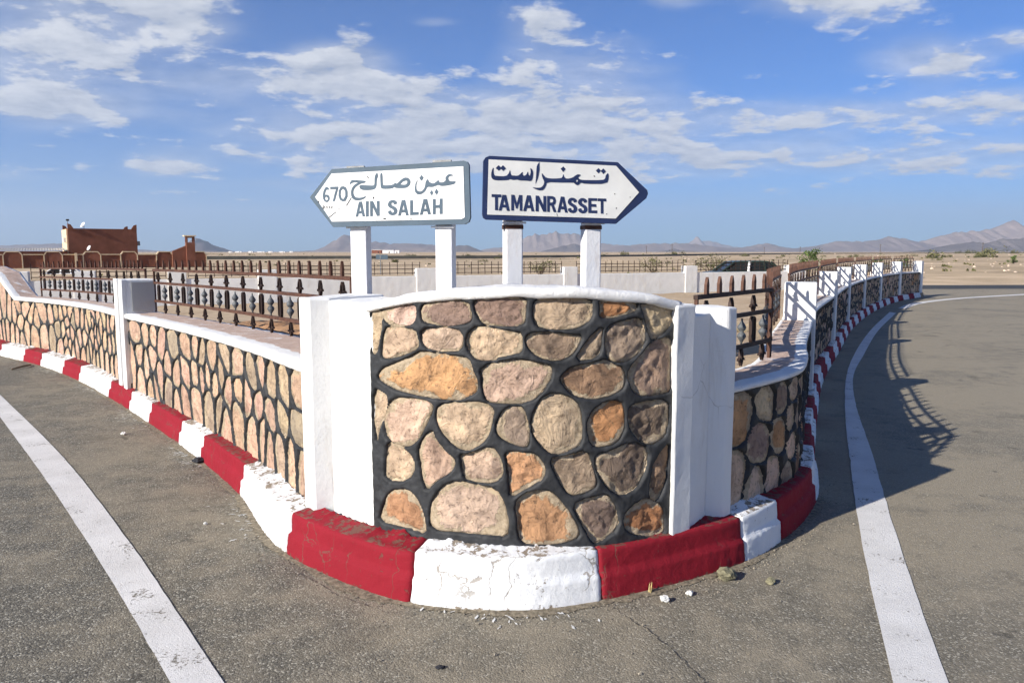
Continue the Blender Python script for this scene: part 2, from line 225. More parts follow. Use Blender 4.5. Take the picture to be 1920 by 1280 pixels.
class Arc:
    """the round front: s runs along the arc, 0 at the point nearest the road"""
    def __init__(s, c, r): s.c = c; s.r = r
    def at(s, u, off=0.0):
        th = np.asarray(u, float) / s.r; rr = s.r + np.asarray(off, float)
        return np.stack([s.c[0] + np.sin(th) * rr, s.c[1] - np.cos(th) * rr], -1)

def smooth_poly(p, it=2):
    p = np.array(p, float)
    for _ in range(it):
        q = np.roll(p, -1, axis=0); p = np.stack([0.75 * p + 0.25 * q, 0.25 * p + 0.75 * q], 1).reshape(-1, 2)
    return p
def resample(p, n):
    q = np.vstack([p, p[:1]]); d = np.concatenate([[0], np.cumsum(np.linalg.norm(np.diff(q, axis=0), axis=1))])
    t = np.linspace(0, d[-1], n, endpoint=False)
    return np.stack([np.interp(t, d, q[:, 0]), np.interp(t, d, q[:, 1])], 1)
def centroid(p):
    q = np.roll(p, -1, axis=0); c = p[:, 0] * q[:, 1] - q[:, 0] * p[:, 1]; a = c.sum() / 2
    return np.array([((p[:, 0] + q[:, 0]) * c).sum(), ((p[:, 1] + q[:, 1]) * c).sum()]) / (6 * a), abs(a)
def poly_sd(px, py, poly):
    d = np.full(px.shape, 1e9); inside = np.zeros(px.shape, bool); n = len(poly)
    for i in range(n):
        ax, ay = poly[i]; bx, by = poly[(i + 1) % n]; ex, ey = bx - ax, by - ay
        wx, wy = px - ax, py - ay; t = np.clip((wx * ex + wy * ey) / (ex * ex + ey * ey + 1e-12), 0, 1)
        d = np.minimum(d, (wx - ex * t) ** 2 + (wy - ey * t) ** 2)
        c = ((ay > py) != (by > py)); inside ^= c & (px < ex * (py - ay) / (ey if abs(ey) > 1e-12 else 1e-12) + ax)
    d = np.sqrt(d); return np.where(inside, -d, d)
def voronoi(seeds, u0, u1, v0, v1, gap):
    seeds = np.array(seeds, float); cells = []
    for i, c in enumerate(seeds):
        poly = [(u0, v0), (u1, v0), (u1, v1), (u0, v1)]
        order = np.argsort(np.sum((seeds - c) ** 2, 1))[1:18]
        for j in order:
            n = seeds[j] - c; L = np.linalg.norm(n); n = n / L; lim = L / 2 - gap / 2; out = []
            for k in range(len(poly)):
                a, b = np.array(poly[k]), np.array(poly[(k + 1) % len(poly)]); da, db = (a - c) @ n - lim, (b - c) @ n - lim
                if da <= 0: out.append(tuple(a))
                if (da < 0) != (db < 0): out.append(tuple(a + (b - a) * da / (da - db)))
            poly = out
            if len(poly) < 3: break
        if len(poly) >= 3:
            cen, ar = centroid(np.array(poly))
            if ar > 0.0012: cells.append(poly)
    return cells
def lloyd_seeds(u0, u1, v0, v1, n, it, r, aspect=1.25):
    s = np.stack([r.uniform(u0, u1, n), r.uniform(v0, v1, n)], 1)
    g = np.stack(np.meshgrid(np.linspace(u0, u1, 90), np.linspace(v0, v1, 36)), -1).reshape(-1, 2)
    for _ in range(it):
        d = ((g[:, None, 0] - s[None, :, 0]) * aspect) ** 2 + (g[:, None, 1] - s[None, :, 1]) ** 2
        k = d.argmin(1)
        for i in range(n):
            m = k == i
            if m.any(): s[i] = s[i] * 0.3 + g[m].mean(0) * 0.7
    return s

# ------------------------------------------------------------------ materials
def new_mat(name):
    m = bpy.data.materials.new(name); m.use_nodes = True; t = NT(m.node_tree)
    b = m.node_tree.nodes['Principled BSDF']; b.inputs['Specular IOR Level'].default_value = 0.25
    return m, t, b
def pos(t): return t.add('ShaderNodeNewGeometry').outputs['Position']
def bump(t, b, h, strength=0.5, dist=0.01):
    n = t.add('ShaderNodeBump'); n.inputs['Strength'].default_value = strength; n.inputs['Distance'].default_value = dist
    t.put(n.inputs['Height'], h); t.l.new(n.outputs[0], b.inputs['Normal'])
def simple(name, col, rough=0.8, var=0.12, scale=6, bscale=60, bstr=0.3, bdist=0.004, metal=0.0, dark=None):
    m, t, b = new_mat(name); p = pos(t)
    c2 = dark or tuple(x * (1 - 2 * var) for x in col); c1 = tuple(min(1, x * (1 + var)) for x in col)
    n = t.noise(p, scale, 6, 0.62); t.put(b.inputs['Base Color'], t.ramp(n, [(0.3, c2), (0.7, c1)]))
    b.inputs['Roughness'].default_value = rough; b.inputs['Metallic'].default_value = metal
    if bstr: bump(t, b, t.noise(p, bscale, 5, 0.6), bstr, bdist)
    return m

def asphalt_mat():
    m, t, b = new_mat('asphalt'); p = pos(t)
    vor = t.add('ShaderNodeTexVoronoi'); vor.feature = 'F1'; t.put(vor.inputs['Vector'], p); vor.inputs['Scale'].default_value = 135
    chip = t.add('ShaderNodeSeparateColor'); t.put(chip.inputs[0], vor.outputs['Color'])
    base = t.ramp(chip.outputs[0], [(0.0, (0.078, 0.072, 0.060)), (0.50, (0.128, 0.117, 0.094)), (0.84, (0.178, 0.162, 0.130)), (0.965, (0.38, 0.355, 0.295))])
    big = t.noise(p, 0.55, 5, 0.6, 0.4); mid = t.noise(p, 5.0, 6, 0.65)
    dust = t.mapr(t.math('ADD', t.math('MULTIPLY', big, 0.7), t.math('MULTIPLY', mid, 0.5)), 0.44, 0.76)
    sx = t.add('ShaderNodeSeparateXYZ'); t.put(sx.inputs[0], p)
    dust = t.math('ADD', dust, t.mapr(sx.outputs[0], -3.5, 5.0, -0.22, 0.45), clamp=True)      # wind-blown sand lies thicker on one carriageway
    c = t.mix(t.math('MULTIPLY', dust, 0.72), base, (0.315, 0.268, 0.194))
    c = t.mix(t.mapr(t.noise(p, 1.3, 6, 0.7, 0.8), 0.56, 0.72, 0, 0.5), c, (0.055, 0.05, 0.043))
    c = t.mix(t.mapr(t.noise(p, 3.1, 4, 0.6, 0.3), 0.66, 0.70, 0, 0.55), c, (0.040, 0.037, 0.032))
    # a few long cracks
    dv = t.vmath('ADD', p, t.vmath('SCALE', t.add('ShaderNodeTexNoise', noise_dimensions='3D').outputs['Color'], 0.35))
    cr = t.add('ShaderNodeTexVoronoi'); cr.feature = 'DISTANCE_TO_EDGE'; t.put(cr.inputs['Vector'], dv); cr.inputs['Scale'].default_value = 0.23
    crm = t.math('MULTIPLY', t.mapr(cr.outputs['Distance'], 0.0006, 0.002, 1, 0), t.mapr(t.noise(p, 0.8, 2), 0.60, 0.68))
    c = t.mix(t.math('MULTIPLY', crm, 0.75), c, (0.02, 0.018, 0.015))
    t.put(b.inputs['Base Color'], c); b.inputs['Roughness'].default_value = 0.85
    h = t.math('ADD', t.math('MULTIPLY', vor.outputs['Distance'], -1.3), t.math('MULTIPLY', t.noise(p, 22, 4), 0.9))
    h = t.math('SUBTRACT', h, t.math('MULTIPLY', crm, 1.5))
    bump(t, b, h, 0.45, 0.005); return m
def line_mat():
    m, t, b = new_mat('road_paint'); p = pos(t)
    n = t.math('ADD', t.math('MULTIPLY', t.noise(p, 70, 5, 0.7), 0.65), t.math('MULTIPLY', t.noise(p, 5, 5, 0.6), 0.55))
    wear = t.mapr(n, 0.68, 0.75)
    base = t.ramp(t.noise(p, 3, 6, 0.6), [(0.3, (0.56, 0.54, 0.515)), (0.7, (0.70, 0.68, 0.655))])
    t.put(b.inputs['Base Color'], t.mix(wear, base, (0.16, 0.14, 0.11))); b.inputs['Roughness'].default_value = 0.75
    bump(t, b, t.noise(p, 120, 4, 0.7), 0.6, 0.005); return m
def sand_mat(name, a, c, scale=0.35):
    m, t, b = new_mat(name); p = pos(t)
    n = t.math('ADD', t.math('MULTIPLY', t.noise(p, scale, 8, 0.62, 0.3), 0.7), t.math('MULTIPLY', t.noise(p, scale * 14, 6, 0.65), 0.3))
    t.put(b.inputs['Base Color'], t.ramp(n, [(0.33, a), (0.64, c)])); b.inputs['Roughness'].default_value = 0.95
    bump(t, b, t.noise(p, 9, 8, 0.65), 0.6, 0.05); return m
def plain_mat():
    m, t, b = new_mat('desert_plain'); p = pos(t)
    st = t.vmath('MULTIPLY', p, (0.010, 0.030, 0.0)); n = t.noise(st, 1.0, 8, 0.62, 0.4)
    n2 = t.noise(t.vmath('MULTIPLY', p, (0.12, 0.16, 0.0)), 1.0, 10, 0.75)
    mixn = t.math('ADD', t.math('MULTIPLY', n, 0.45), t.math('MULTIPLY', n2, 0.55))
    c = t.ramp(mixn, [(0.40, (0.26, 0.195, 0.12)), (0.50, (0.47, 0.35, 0.22)), (0.60, (0.66, 0.50, 0.34))])
    c = t.mix(t.mapr(t.noise(t.vmath('MULTIPLY', p, (0.006, 0.02, 0.0)), 1.0, 7, 0.68), 0.57, 0.70, 0, 0.65), c, (0.19, 0.165, 0.10))
    t.put(b.inputs['Base Color'], c); b.inputs['Roughness'].default_value = 0.97
    bump(t, b, t.noise(p, 3, 9, 0.7), 0.7, 0.08); return m
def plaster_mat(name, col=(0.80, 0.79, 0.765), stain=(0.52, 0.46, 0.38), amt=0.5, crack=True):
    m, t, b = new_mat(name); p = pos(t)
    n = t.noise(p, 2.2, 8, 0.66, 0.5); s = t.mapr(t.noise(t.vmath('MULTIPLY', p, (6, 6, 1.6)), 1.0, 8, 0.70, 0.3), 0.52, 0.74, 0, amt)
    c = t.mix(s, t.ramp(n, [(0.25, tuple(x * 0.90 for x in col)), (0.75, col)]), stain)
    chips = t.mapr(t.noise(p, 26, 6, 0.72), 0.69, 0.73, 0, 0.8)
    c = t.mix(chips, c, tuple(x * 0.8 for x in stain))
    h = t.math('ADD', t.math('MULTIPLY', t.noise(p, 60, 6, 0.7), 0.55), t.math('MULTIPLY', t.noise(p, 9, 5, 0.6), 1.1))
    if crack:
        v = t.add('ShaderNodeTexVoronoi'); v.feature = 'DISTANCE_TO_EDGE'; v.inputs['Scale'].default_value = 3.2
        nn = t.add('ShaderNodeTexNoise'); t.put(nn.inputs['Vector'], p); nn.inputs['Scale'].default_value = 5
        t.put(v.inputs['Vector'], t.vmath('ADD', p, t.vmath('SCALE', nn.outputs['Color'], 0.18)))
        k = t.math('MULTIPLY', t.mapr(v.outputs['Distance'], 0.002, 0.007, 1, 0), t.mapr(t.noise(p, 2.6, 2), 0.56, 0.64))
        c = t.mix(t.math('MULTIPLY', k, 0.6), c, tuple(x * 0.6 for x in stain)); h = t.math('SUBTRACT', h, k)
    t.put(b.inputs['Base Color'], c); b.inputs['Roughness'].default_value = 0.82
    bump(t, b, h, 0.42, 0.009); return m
def kerb_mat(name, col, under):
    m, t, b = new_mat(name); p = pos(t)
    z = t.add('ShaderNodeSeparateXYZ'); t.put(z.inputs[0], p)
    n = t.math('ADD', t.math('MULTIPLY', t.noise(p, 24, 8, 0.72, 0.4), 0.75), t.math('MULTIPLY', t.noise(p, 5, 4), 0.3))
    low = t.mapr(z.outputs[2], 0.0, 0.035, 0.12, 0.0)
    geo = t.add('ShaderNodeNewGeometry'); nz_ = t.add('ShaderNodeSeparateXYZ'); t.put(nz_.inputs[0], geo.outputs['True Normal'])
    low = t.math('ADD', low, t.mapr(nz_.outputs[2], 0.75, 0.95, 0.0, 0.10))      # scuffed more on its trodden top
    chip = t.mapr(t.math('ADD', n, low), 0.640, 0.668)
    speck = t.mapr(t.noise(t.vmath('MULTIPLY', p, (1, 1, .55)), 46, 6, 0.78, 0.6), 0.645, 0.665)
    vk = t.add('ShaderNodeTexVoronoi'); vk.feature = 'DISTANCE_TO_EDGE'; vk.inputs['Scale'].default_value = 3.4
    kn = t.add('ShaderNodeTexNoise'); t.put(kn.inputs['Vector'], p); kn.inputs['Scale'].default_value = 9; kn.inputs['Detail'].default_value = 5
    t.put(vk.inputs['Vector'], t.vmath('ADD', t.vmath('MULTIPLY', p, (1, 1, .35)), t.vmath('SCALE', kn.outputs['Color'], 0.16)))
    crk = t.math('MULTIPLY', t.mapr(vk.outputs['Distance'], 0.004, 0.011, 1, 0), t.mapr(t.noise(p, 3.0, 2), 0.46, 0.56))
    chip = t.math('MAXIMUM', chip, t.math('MULTIPLY', t.math('MAXIMUM', speck, crk), 0.75))
    shade = t.ramp(t.noise(p, 4.5, 7, 0.65), [(0.25, tuple(x * 0.80 for x in col)), (0.75, col)])
    t.put(b.inputs['Base Color'], t.mix(chip, shade, under)); b.inputs['Roughness'].default_value = 0.8
    b.inputs['Specular IOR Level'].default_value = 0.2
    h = t.math('ADD', t.math('MULTIPLY', t.noise(p, 60, 8, 0.75), 1.0), t.math('MULTIPLY', t.noise(p, 10, 4), 0.3))
    h = t.math('SUBTRACT', h, t.math('MULTIPLY', chip, 0.5)); bump(t, b, h, 0.55, 0.008); return m
def stone_mat():
    m, t, b = new_mat('quarry_stone'); p = pos(t)
    oi = t.add('ShaderNodeObjectInfo'); at = t.add('ShaderNodeAttribute'); at.attribute_name = 'rim'
    q = t.vmath('ADD', p, t.vmath('SCALE', oi.outputs['Location'], 1.0))
    n1 = t.noise(q, 7, 8, 0.68, 0.6); n2 = t.noise(q, 42, 6, 0.7)
    var = t.ramp(n1, [(0.28, (0.46, 0.43, 0.42)), (0.5, (0.98, 0.97, 0.96)), (0.72, (1.34, 1.30, 1.22))])
    c = t.mix(1.0, oi.outputs['Color'], var, 'MULTIPLY')
    c = t.mix(t.mapr(n2, 0.33, 0.48, 0.70, 0), c, (0.10, 0.07, 0.05))
    edge = t.math('ADD', at.outputs['Fac'], t.math('MULTIPLY', t.math('SUBTRACT', t.noise(q, 6.5, 6, 0.68), 0.5), 1.9))
    cem = t.ramp(n2, [(0.3, (0.30, 0.225, 0.145)), (0.65, (0.54, 0.43, 0.30))])
    msk = t.mapr(edge, 0.80, 0.88)
    c = t.mix(msk, c, cem)
    t.put(b.inputs['Base Color'], c); b.inputs['Roughness'].default_value = 0.88
    vq = t.add('ShaderNodeTexVoronoi'); t.put(vq.inputs['Vector'], t.vmath('ADD', q, t.vmath('SCALE', oi.outputs['Color'], 0.3))); vq.inputs['Scale'].default_value = 15
    h = t.math('ADD', t.math('MULTIPLY', t.noise(q, 10, 10, 0.70, 1.6), 2.2), t.math('MULTIPLY', vq.outputs['Distance'], 0.7))
    h = t.math('ADD', h, t.math('MULTIPLY', msk, -0.25)); bump(t, b, h, 0.8, 0.018); return m
def joint_mat():
    m, t, b = new_mat('black_painted_joint'); p = pos(t); at = t.add('ShaderNodeAttribute'); at.attribute_name = 'rise'
    n = t.noise(p, 45, 6, 0.7); f = t.math('ADD', at.outputs['Fac'], t.math('MULTIPLY', t.math('SUBTRACT', n, 0.5), 0.5))
    k = t.mapr(f, 0.26, 0.36)
    blk = t.ramp(t.noise(p, 14, 6, 0.65), [(0.3, (0.013, 0.014, 0.016)), (0.72, (0.046, 0.047, 0.050))])
    blk = t.mix(t.mapr(t.noise(p, 60, 4, 0.75), 0.70, 0.76, 0, 0.6), blk, (0.30, 0.26, 0.20))
    t.put(b.inputs['Base Color'], t.mix(k, (0.46, 0.36, 0.24), blk)); b.inputs['Roughness'].default_value = 0.6
    bump(t, b, t.noise(p, 60, 6, 0.7), 0.5, 0.006); return m
def ledge_mat():
    m, t, b = new_mat('ledge_paint'); p = pos(t); at = t.add('ShaderNodeAttribute'); at.attribute_name = 'across'
    n = t.noise(p, 5, 7, 0.7, 0.4)
    f = t.math('ADD', at.outputs['Fac'], t.math('MULTIPLY', t.math('SUBTRACT', n, 0.5), 0.30))
    bare = t.math('MULTIPLY', t.mapr(f, 0.26, 0.30), t.mapr(f, 0.90, 0.95, 1, 0))
    streak = t.mapr(t.noise(t.vmath('MULTIPLY', p, (3, 9, 1)), 1.6, 7, 0.7), 0.57, 0.63, 0, 0.8)
    bare = t.math('MULTIPLY', bare, t.math('SUBTRACT', 1.0, streak))
    c = t.mix(bare, t.ramp(n, [(0.3, (0.70, 0.68, 0.65)), (0.7, (0.80, 0.79, 0.77))]), t.ramp(t.noise(p, 11, 7, 0.7), [(0.3, (0.42, 0.30, 0.235)), (0.7, (0.56, 0.42, 0.345))]))
    c = t.mix(t.mapr(t.noise(p, 30, 5, 0.7), 0.68, 0.73, 0, 0.7), c, (0.35, 0.28, 0.22))
    t.put(b.inputs['Base Color'], c); b.inputs['Roughness'].default_value = 0.85
    bump(t, b, t.noise(p, 38, 8, 0.7), 0.6, 0.012); return m
def rust_mat(name, a, c, scale=18):
    m, t, b = new_mat(name); p = pos(t)
    t.put(b.inputs['Base Color'], t.ramp(t.noise(p, scale, 7, 0.7, 0.4), [(0.32, a), (0.68, c)]))
    b.inputs['Roughness'].default_value = 0.62; b.inputs['Metallic'].default_value = 0.15
    bump(t, b, t.noise(p, 90, 5, 0.7), 0.4, 0.003); return m
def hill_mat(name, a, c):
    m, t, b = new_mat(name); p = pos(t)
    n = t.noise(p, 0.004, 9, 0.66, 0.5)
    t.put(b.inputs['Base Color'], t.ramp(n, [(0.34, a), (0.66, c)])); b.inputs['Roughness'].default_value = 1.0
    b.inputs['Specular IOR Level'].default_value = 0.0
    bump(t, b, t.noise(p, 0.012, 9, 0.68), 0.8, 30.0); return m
def leaf_mat(name, a, c):
    m, t, b = new_mat(name); oi = t.add('ShaderNodeNewGeometry')
    t.put(b.inputs['Base Color'], t.ramp(oi.outputs['Random Per Island'], [(0.1, a), (0.9, c)])); b.inputs['Roughness'].default_value = 0.7
    return m

M = dict(
 asphalt=asphalt_mat(), line=line_mat(), plain=plain_mat(),
 sand=sand_mat('island_sand', (0.34, 0.24, 0.145), (0.55, 0.42, 0.28)),
 soil=sand_mat('dug_soil', (0.30, 0.15, 0.07), (0.48, 0.29, 0.16), 1.2),
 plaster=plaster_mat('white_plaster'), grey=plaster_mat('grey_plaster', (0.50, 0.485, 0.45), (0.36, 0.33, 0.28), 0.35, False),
 backwall=plaster_mat('dusty_white_plaster', (0.80, 0.775, 0.73), (0.58, 0.50, 0.40), 0.5, False),
 red=kerb_mat('red_kerb_paint', (0.26, 0.011, 0.022), (0.15, 0.065, 0.05)), white=kerb_mat('white_kerb_paint', (0.82, 0.82, 0.82), (0.26, 0.215, 0.165)),
 bed=simple('kerb_mortar', (0.36, 0.28, 0.19), 0.95, 0.25, 20, 50, 0.8, 0.01),
 stone=stone_mat(), joint=joint_mat(), ledge=ledge_mat(),
 rust=rust_mat('rusted_brown_iron', (0.055, 0.025, 0.017), (0.130, 0.062, 0.040)), iron=rust_mat('dark_iron', (0.022, 0.014, 0.012), (0.060, 0.036, 0.028)),
 bead=rust_mat('grey_painted_iron', (0.055, 0.058, 0.062), (0.15, 0.158, 0.165), 30),
 signblue=simple('faded_blue_grey_paint', (0.085, 0.122, 0.158), 0.5, 0.10, 9, 60, 0.15), signwhite=simple('sign_white', (0.80, 0.79, 0.77), 0.5, 0.05, 5, 40, 0.1),
 navy=simple('navy_paint', (0.022, 0.035, 0.095), 0.45, 0.12, 9, 60, 0.12), signgrey=simple('sign_dusty_white', (0.70, 0.69, 0.655), 0.5, 0.07, 4, 50, 0.1),
 metal=simple('weathered_sheet', (0.25, 0.25, 0.25), 0.5, 0.2, 12, 60, 0.2, metal=0.4), mark=simple('dark_scratch', (0.03, 0.03, 0.035), 0.8, 0.1),
 post=plaster_mat('post_paint', (0.80, 0.79, 0.79), (0.50, 0.36, 0.24), 0.5, False),
 terra=simple('terracotta_render', (0.225, 0.086, 0.052), 0.9, 0.13, 0.9, 8, 0.4, 0.03), cream=simple('cream_trim', (0.72, 0.56, 0.36), 0.9, 0.1),
 roof=simple('corrugated_sheet', (0.42, 0.40, 0.37), 0.6, 0.2, 3), glass=simple('dark_glass', (0.02, 0.024, 0.025), 0.12, 0.1, 3, 5, 0.0),
 green=simple('dark_green_car_paint', (0.022, 0.040, 0.032), 0.3, 0.1, 3, 5, 0.0), tyre=simple('tyre_rubber', (0.02, 0.02, 0.02), 0.8),
 wood=simple('weathered_wood', (0.13, 0.10, 0.075), 0.9, 0.2, 20), embank=simple('dark_embankment', (0.070, 0.064, 0.050), 0.95, 0.2, 0.3, 2, 0.5, 0.2),
 rock=simple('olive_rock', (0.24, 0.22, 0.14), 0.9, 0.3, 30, 70, 0.8, 0.01), chip=simple('white_chip', (0.68, 0.67, 0.64), 0.9, 0.15, 30, 70, 0.6, 0.006),
 whitehouse=simple('far_white_wall', (0.78, 0.76, 0.74), 0.9, 0.05),
 leaf=leaf_mat('bright_leaf', (0.055, 0.095, 0.022), (0.13, 0.17, 0.045)), scrub=leaf_mat('olive_scrub', (0.075, 0.080, 0.030), (0.16, 0.145, 0.060)),
 dry=leaf_mat('dry_grass', (0.34, 0.26, 0.11), (0.55, 0.44, 0.21)), bark=simple('bark', (0.12, 0.085, 0.055), 0.95),
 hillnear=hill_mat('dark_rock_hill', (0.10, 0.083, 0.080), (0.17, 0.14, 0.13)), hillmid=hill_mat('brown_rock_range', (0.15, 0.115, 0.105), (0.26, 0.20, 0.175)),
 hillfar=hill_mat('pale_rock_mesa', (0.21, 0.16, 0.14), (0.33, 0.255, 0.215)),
)
# ------------------------------------------------------------------ ground, road and markings
def sm(a, b, x): t = min(1, max(0, (x - a) / (b - a))); return t * t * (3 - 2 * t)
def ground_z(x, y):
    z = -0.03 - 0.13 * sm(28, 34, y) * (1 - sm(12, 18, x))
    if 36 < y < 400 : z += 0.25 * sm(40, 52, y) * sm(14, 18, x) * (1 - sm(120, 220, y))      # low sand bank beyond the crossing road
    if y > 30: z += 0.10 * mnoise.noise((x * 0.06, y * 0.06, 0)) * sm(38, 60, y)
    return z
def axis(vals): return sorted(set(round(v, 3) for v in vals))
gx = axis(list(np.arange(-60, 60.1, 2.0)) + [s * v for s in (-1, 1) for v in (75, 100, 140, 200, 300, 500, 900, 1800, 4000, 9000, 16000, 24000)])
gy = axis(list(np.arange(-20, 90, 2.0)) + [-24000, -4000, -600, -100, -40, 100, 120, 150, 200, 300, 500, 900, 1800, 4000, 9000, 16000, 24000])
gv = [(x, y, ground_z(x, y)) for y in gy for x in gx]; nx = len(gx)
gf = [(j * nx + i, j * nx + i + 1, (j + 1) * nx + i + 1, (j + 1) * nx + i) for j in range(len(gy) - 1) for i in range(nx - 1)]
tag(link('ground', mesh('ground', gv, gf, True), M['plain']), kind='structure')

ROAD = [(-70, -14), (75, -14), (75, 41), (40, 38.8), (14.6, 37.2), (12.6, 33.2), (-8, 23.6), (-24, 15.0), (-70, 30)]
tag(link('road', mesh('road', [(x, y, 0.0) for x, y in ROAD], [tuple(range(len(ROAD)))]), M['asphalt']), kind='structure')
def strip(name, l, r, z, mat, sub=14):
    L_, R_ = Path([(a / 1000, b / 1000) for a, b in l]), Path([(a / 1000, b / 1000) for a, b in r])
    k = 160; vs = []
    for i in range(k + 1):
        a = L_.at(L_.L * i / k); b = R_.at(R_.L * i / k)
        for q, s_ in ((a, 1), (b, -1)):
            j = 0.006 * mnoise.noise((q[0] * 9, q[1] * 9, s_)); d = (a - b) / np.linalg.norm(a - b)
            q2 = q + d * j; vs.append((q2[0], q2[1], z))
    return tag(link(name, mesh(name, vs, [(2*i, 2*i+1, 2*i+3, 2*i+2) for i in range(k)]), mat), kind='structure')
def extend(e, d0, first):   # carry the near end of an edge on, past the camera
    p, q = (e[0], e[1]) if first else (e[-1], e[-2]); v = (p[0] - q[0], p[1] - q[1]); L = math.hypot(*v)
    n = [p[0] + v[0] / L * d0, p[1] + v[1] / L * d0]
    return [n] + e if first else e + [n]
strip('road_marking', extend(extend(LINEL[0], 2600, False), 9000, True), extend(extend(LINEL[1], 2600, False), 9000, True), 0.005, M['line'])
strip('road_marking', extend(LINER[0], 2600, True), extend(LINER[1], 2600, True), 0.005, M['line'])
strip('road_marking', [(11000, 22000), (12500, 24150), (15000, 26500), (19300, 29350), (27000, 34000), (45000, 43000)], [(11120, 21820), (12700, 23950), (15200, 26300), (19500, 29050), (27200, 33600), (45200, 42500)], 0.006, M['line'])
tag(link('crossing_road', mesh('crossing_road', [(15.2, 33.4, 0.004), (75, 36.0, 0.004), (75, 40.6, 0.004), (40, 38.4, 0.004), (15.0, 36.9, 0.004)], [(0, 1, 2, 3, 4)]),
         simple('newer_asphalt', (0.060, 0.060, 0.058), 0.8, 0.15, 2, 60, 0.5, 0.006)), kind='structure')

# ------------------------------------------------------------------ plan curves of the island
K = Path([(-14.5, 17.6), (-10.2, 13.95), (-7.93, 11.87), (-6.66, 10.8), (-5.41, 9.53), (-4.466, 8.427), (-3.42, 7.139), (-2.41, 5.83), (-1.80, 4.96), (-1.23, 4.0), (-.80, 3.59), (-.464, 3.377), (.05, 3.305), (.414, 3.405), (.83, 3.61), (1.212, 3.854), (1.501, 4.145),
          (1.958, 4.828), (2.35, 5.87), (2.80, 6.98), (3.78, 9.30), (5.22, 12.25), (7.33, 16.49), (10.0, 21.19), (12.57, 25.1), (14.84, 27.8)], 0.04)
WL = Path([(-16.0, 19.4), (-10.1, 14.1), (-7.85, 12.02), (-6.55, 10.92), (-5.28, 9.62), (-3.97, 7.96), (-3.10, 6.90), (-2.25, 5.80), (-1.62, 4.92), (-1.10, 4.10)], 0.05)
WR = Path([(1.10, 3.93), (1.40, 4.22), (1.70, 4.57), (1.86, 4.87), (2.05, 5.35), (2.25, 5.90), (2.71, 7.02), (3.67, 9.34), (5.11, 12.29), (7.22, 16.53), (9.90, 21.25), (12.47, 25.18), (14.73, 27.83)], 0.05)
ARC = Arc((0.0865, 4.6775), 1.2291)
def arc_top(s_): return np.interp(s_, [-.83, -.79, -.61, -.36, -.087, .25, .52, .74], [1.322, 1.331, 1.368, 1.396, 1.4085, 1.4025, 1.38, 1.333])

# ------------------------------------------------------------------ kerb: painted blocks on a mortar bed
def kerb_h(s_): return float(np.interp(s_, [0, K.near((-5.4, 9.5)), K.near((-2.4, 5.8)), K.near((-1.2, 4.0)), K.near((0, 3.3)), K.near((1.5, 4.1)), K.near((2.8, 7.0)), K.L], [.18, .185, .20, .225, .238, .238, .20, .17]))
PROF = [(0.004, -0.03), (0.002, 0.10), (-0.004, 0.34), (-0.008, 0.50), (-0.026, 0.555), (-0.029, 0.72), (-0.032, 0.93), (-0.040, 0.985), (-0.070, 1.0), (-0.15, 1.02), (-0.17, 1.02)]
ks = np.arange(0, K.L, 0.12); bv = []
for s_ in ks:
    h = kerb_h(s_)
    for o_, z_ in ((-0.03, -0.02), (-0.045, h * 0.85), (-0.24, h * 0.97), (-0.24, -0.02)):
        q = K.at(s_, o_); bv.append((q[0], q[1], z_))
kerb = tag(link('kerb', mesh('kerb', bv, [(4*i+j, 4*i+4+j, 4*i+4+(j+1) % 4, 4*i+(j+1) % 4) for i in range(len(ks) - 1) for j in range(4)]), M['bed']), kind='structure')
def kerb_block(s0, s1, mat):
    fine = abs(s0 - K.near((0, 3.3))) < 4
    n = max(3, int((s1 - s0) / (0.016 if fine else 0.06))); m_ = len(PROF); vs = []; fs = []
    pr = PROF
    if fine:
        pr = []
        for i in range(len(PROF) - 1):
            a, b = PROF[i], PROF[i + 1]; k = max(1, int(math.hypot(a[0] - b[0], (a[1] - b[1]) * 0.26) / 0.016))
            pr += [(a[0] + (b[0] - a[0]) * j / k, a[1] + (b[1] - a[1]) * j / k) for j in range(k)]
        pr.append(PROF[-1])
    m_ = len(pr); c = K.at((s0 + s1) / 2)
    for i in range(n + 1):
        s_ = s0 + (s1 - s0) * i / n; h = kerb_h(s_) * (1 + 0.04 * mnoise.noise((s_ * 3, 1, 0)))
        for j, (o_, z_) in enumerate(pr):
            q0 = K.at(s_, o_); e = 0.004 * mnoise.noise((q0[0] * 4, q0[1] * 4, z_ * 1.2)) + 0.0022 * mnoise.noise((q0[0] * 26, q0[1] * 26, z_ * 7)) + 0.003 * mnoise.noise((q0[0] * 70, q0[1] * 70, z_ * 18))
            if i in (0, n): e -= 0.006
            js = (0.008 * mnoise.noise((z_ * 5, s_ * 3.1, 4.0)) + 0.004 * mnoise.noise((z_ * 17, s_ * 3.1, 9.0))) if i in (0, n) else 0
            rag = 0.0 if o_ > -.085 else min(1, (-.085 - o_) / .085) * (.010 + .035 * max(0, mnoise.noise((s_ * 6, 3, 0))) + .020 * max(0, mnoise.noise((s_ * 23, 5, 0))) + .012 * mnoise.noise((s_ * 60, 6, 0))) * (1 if s_ < K.near((1.5, 4.14)) else .3)
            q = K.at(s_ + js, o_ + e); vs.append((q[0] - c[0], q[1] - c[1], h * z_ + e * 0.6 + rag))
    for i in range(n):
        for j in range(m_ - 1): fs.append((i*m_+j, (i+1)*m_+j, (i+1)*m_+j+1, i*m_+j+1))
    fs.append(tuple(range(m_))); fs.append(tuple(n * m_ + j for j in range(m_ - 1, -1, -1)))
    o = link('kerb_block', mesh('kerb_block', vs, fs, True), mat, kerb); o.location = (c[0], c[1], 0)
    return o
kb = [K.near((a / 1000, b / 1000)) for a, b in KERBL]
kb = [kb[0] - 0.9 * k for k in range(7, 0, -1)] + kb
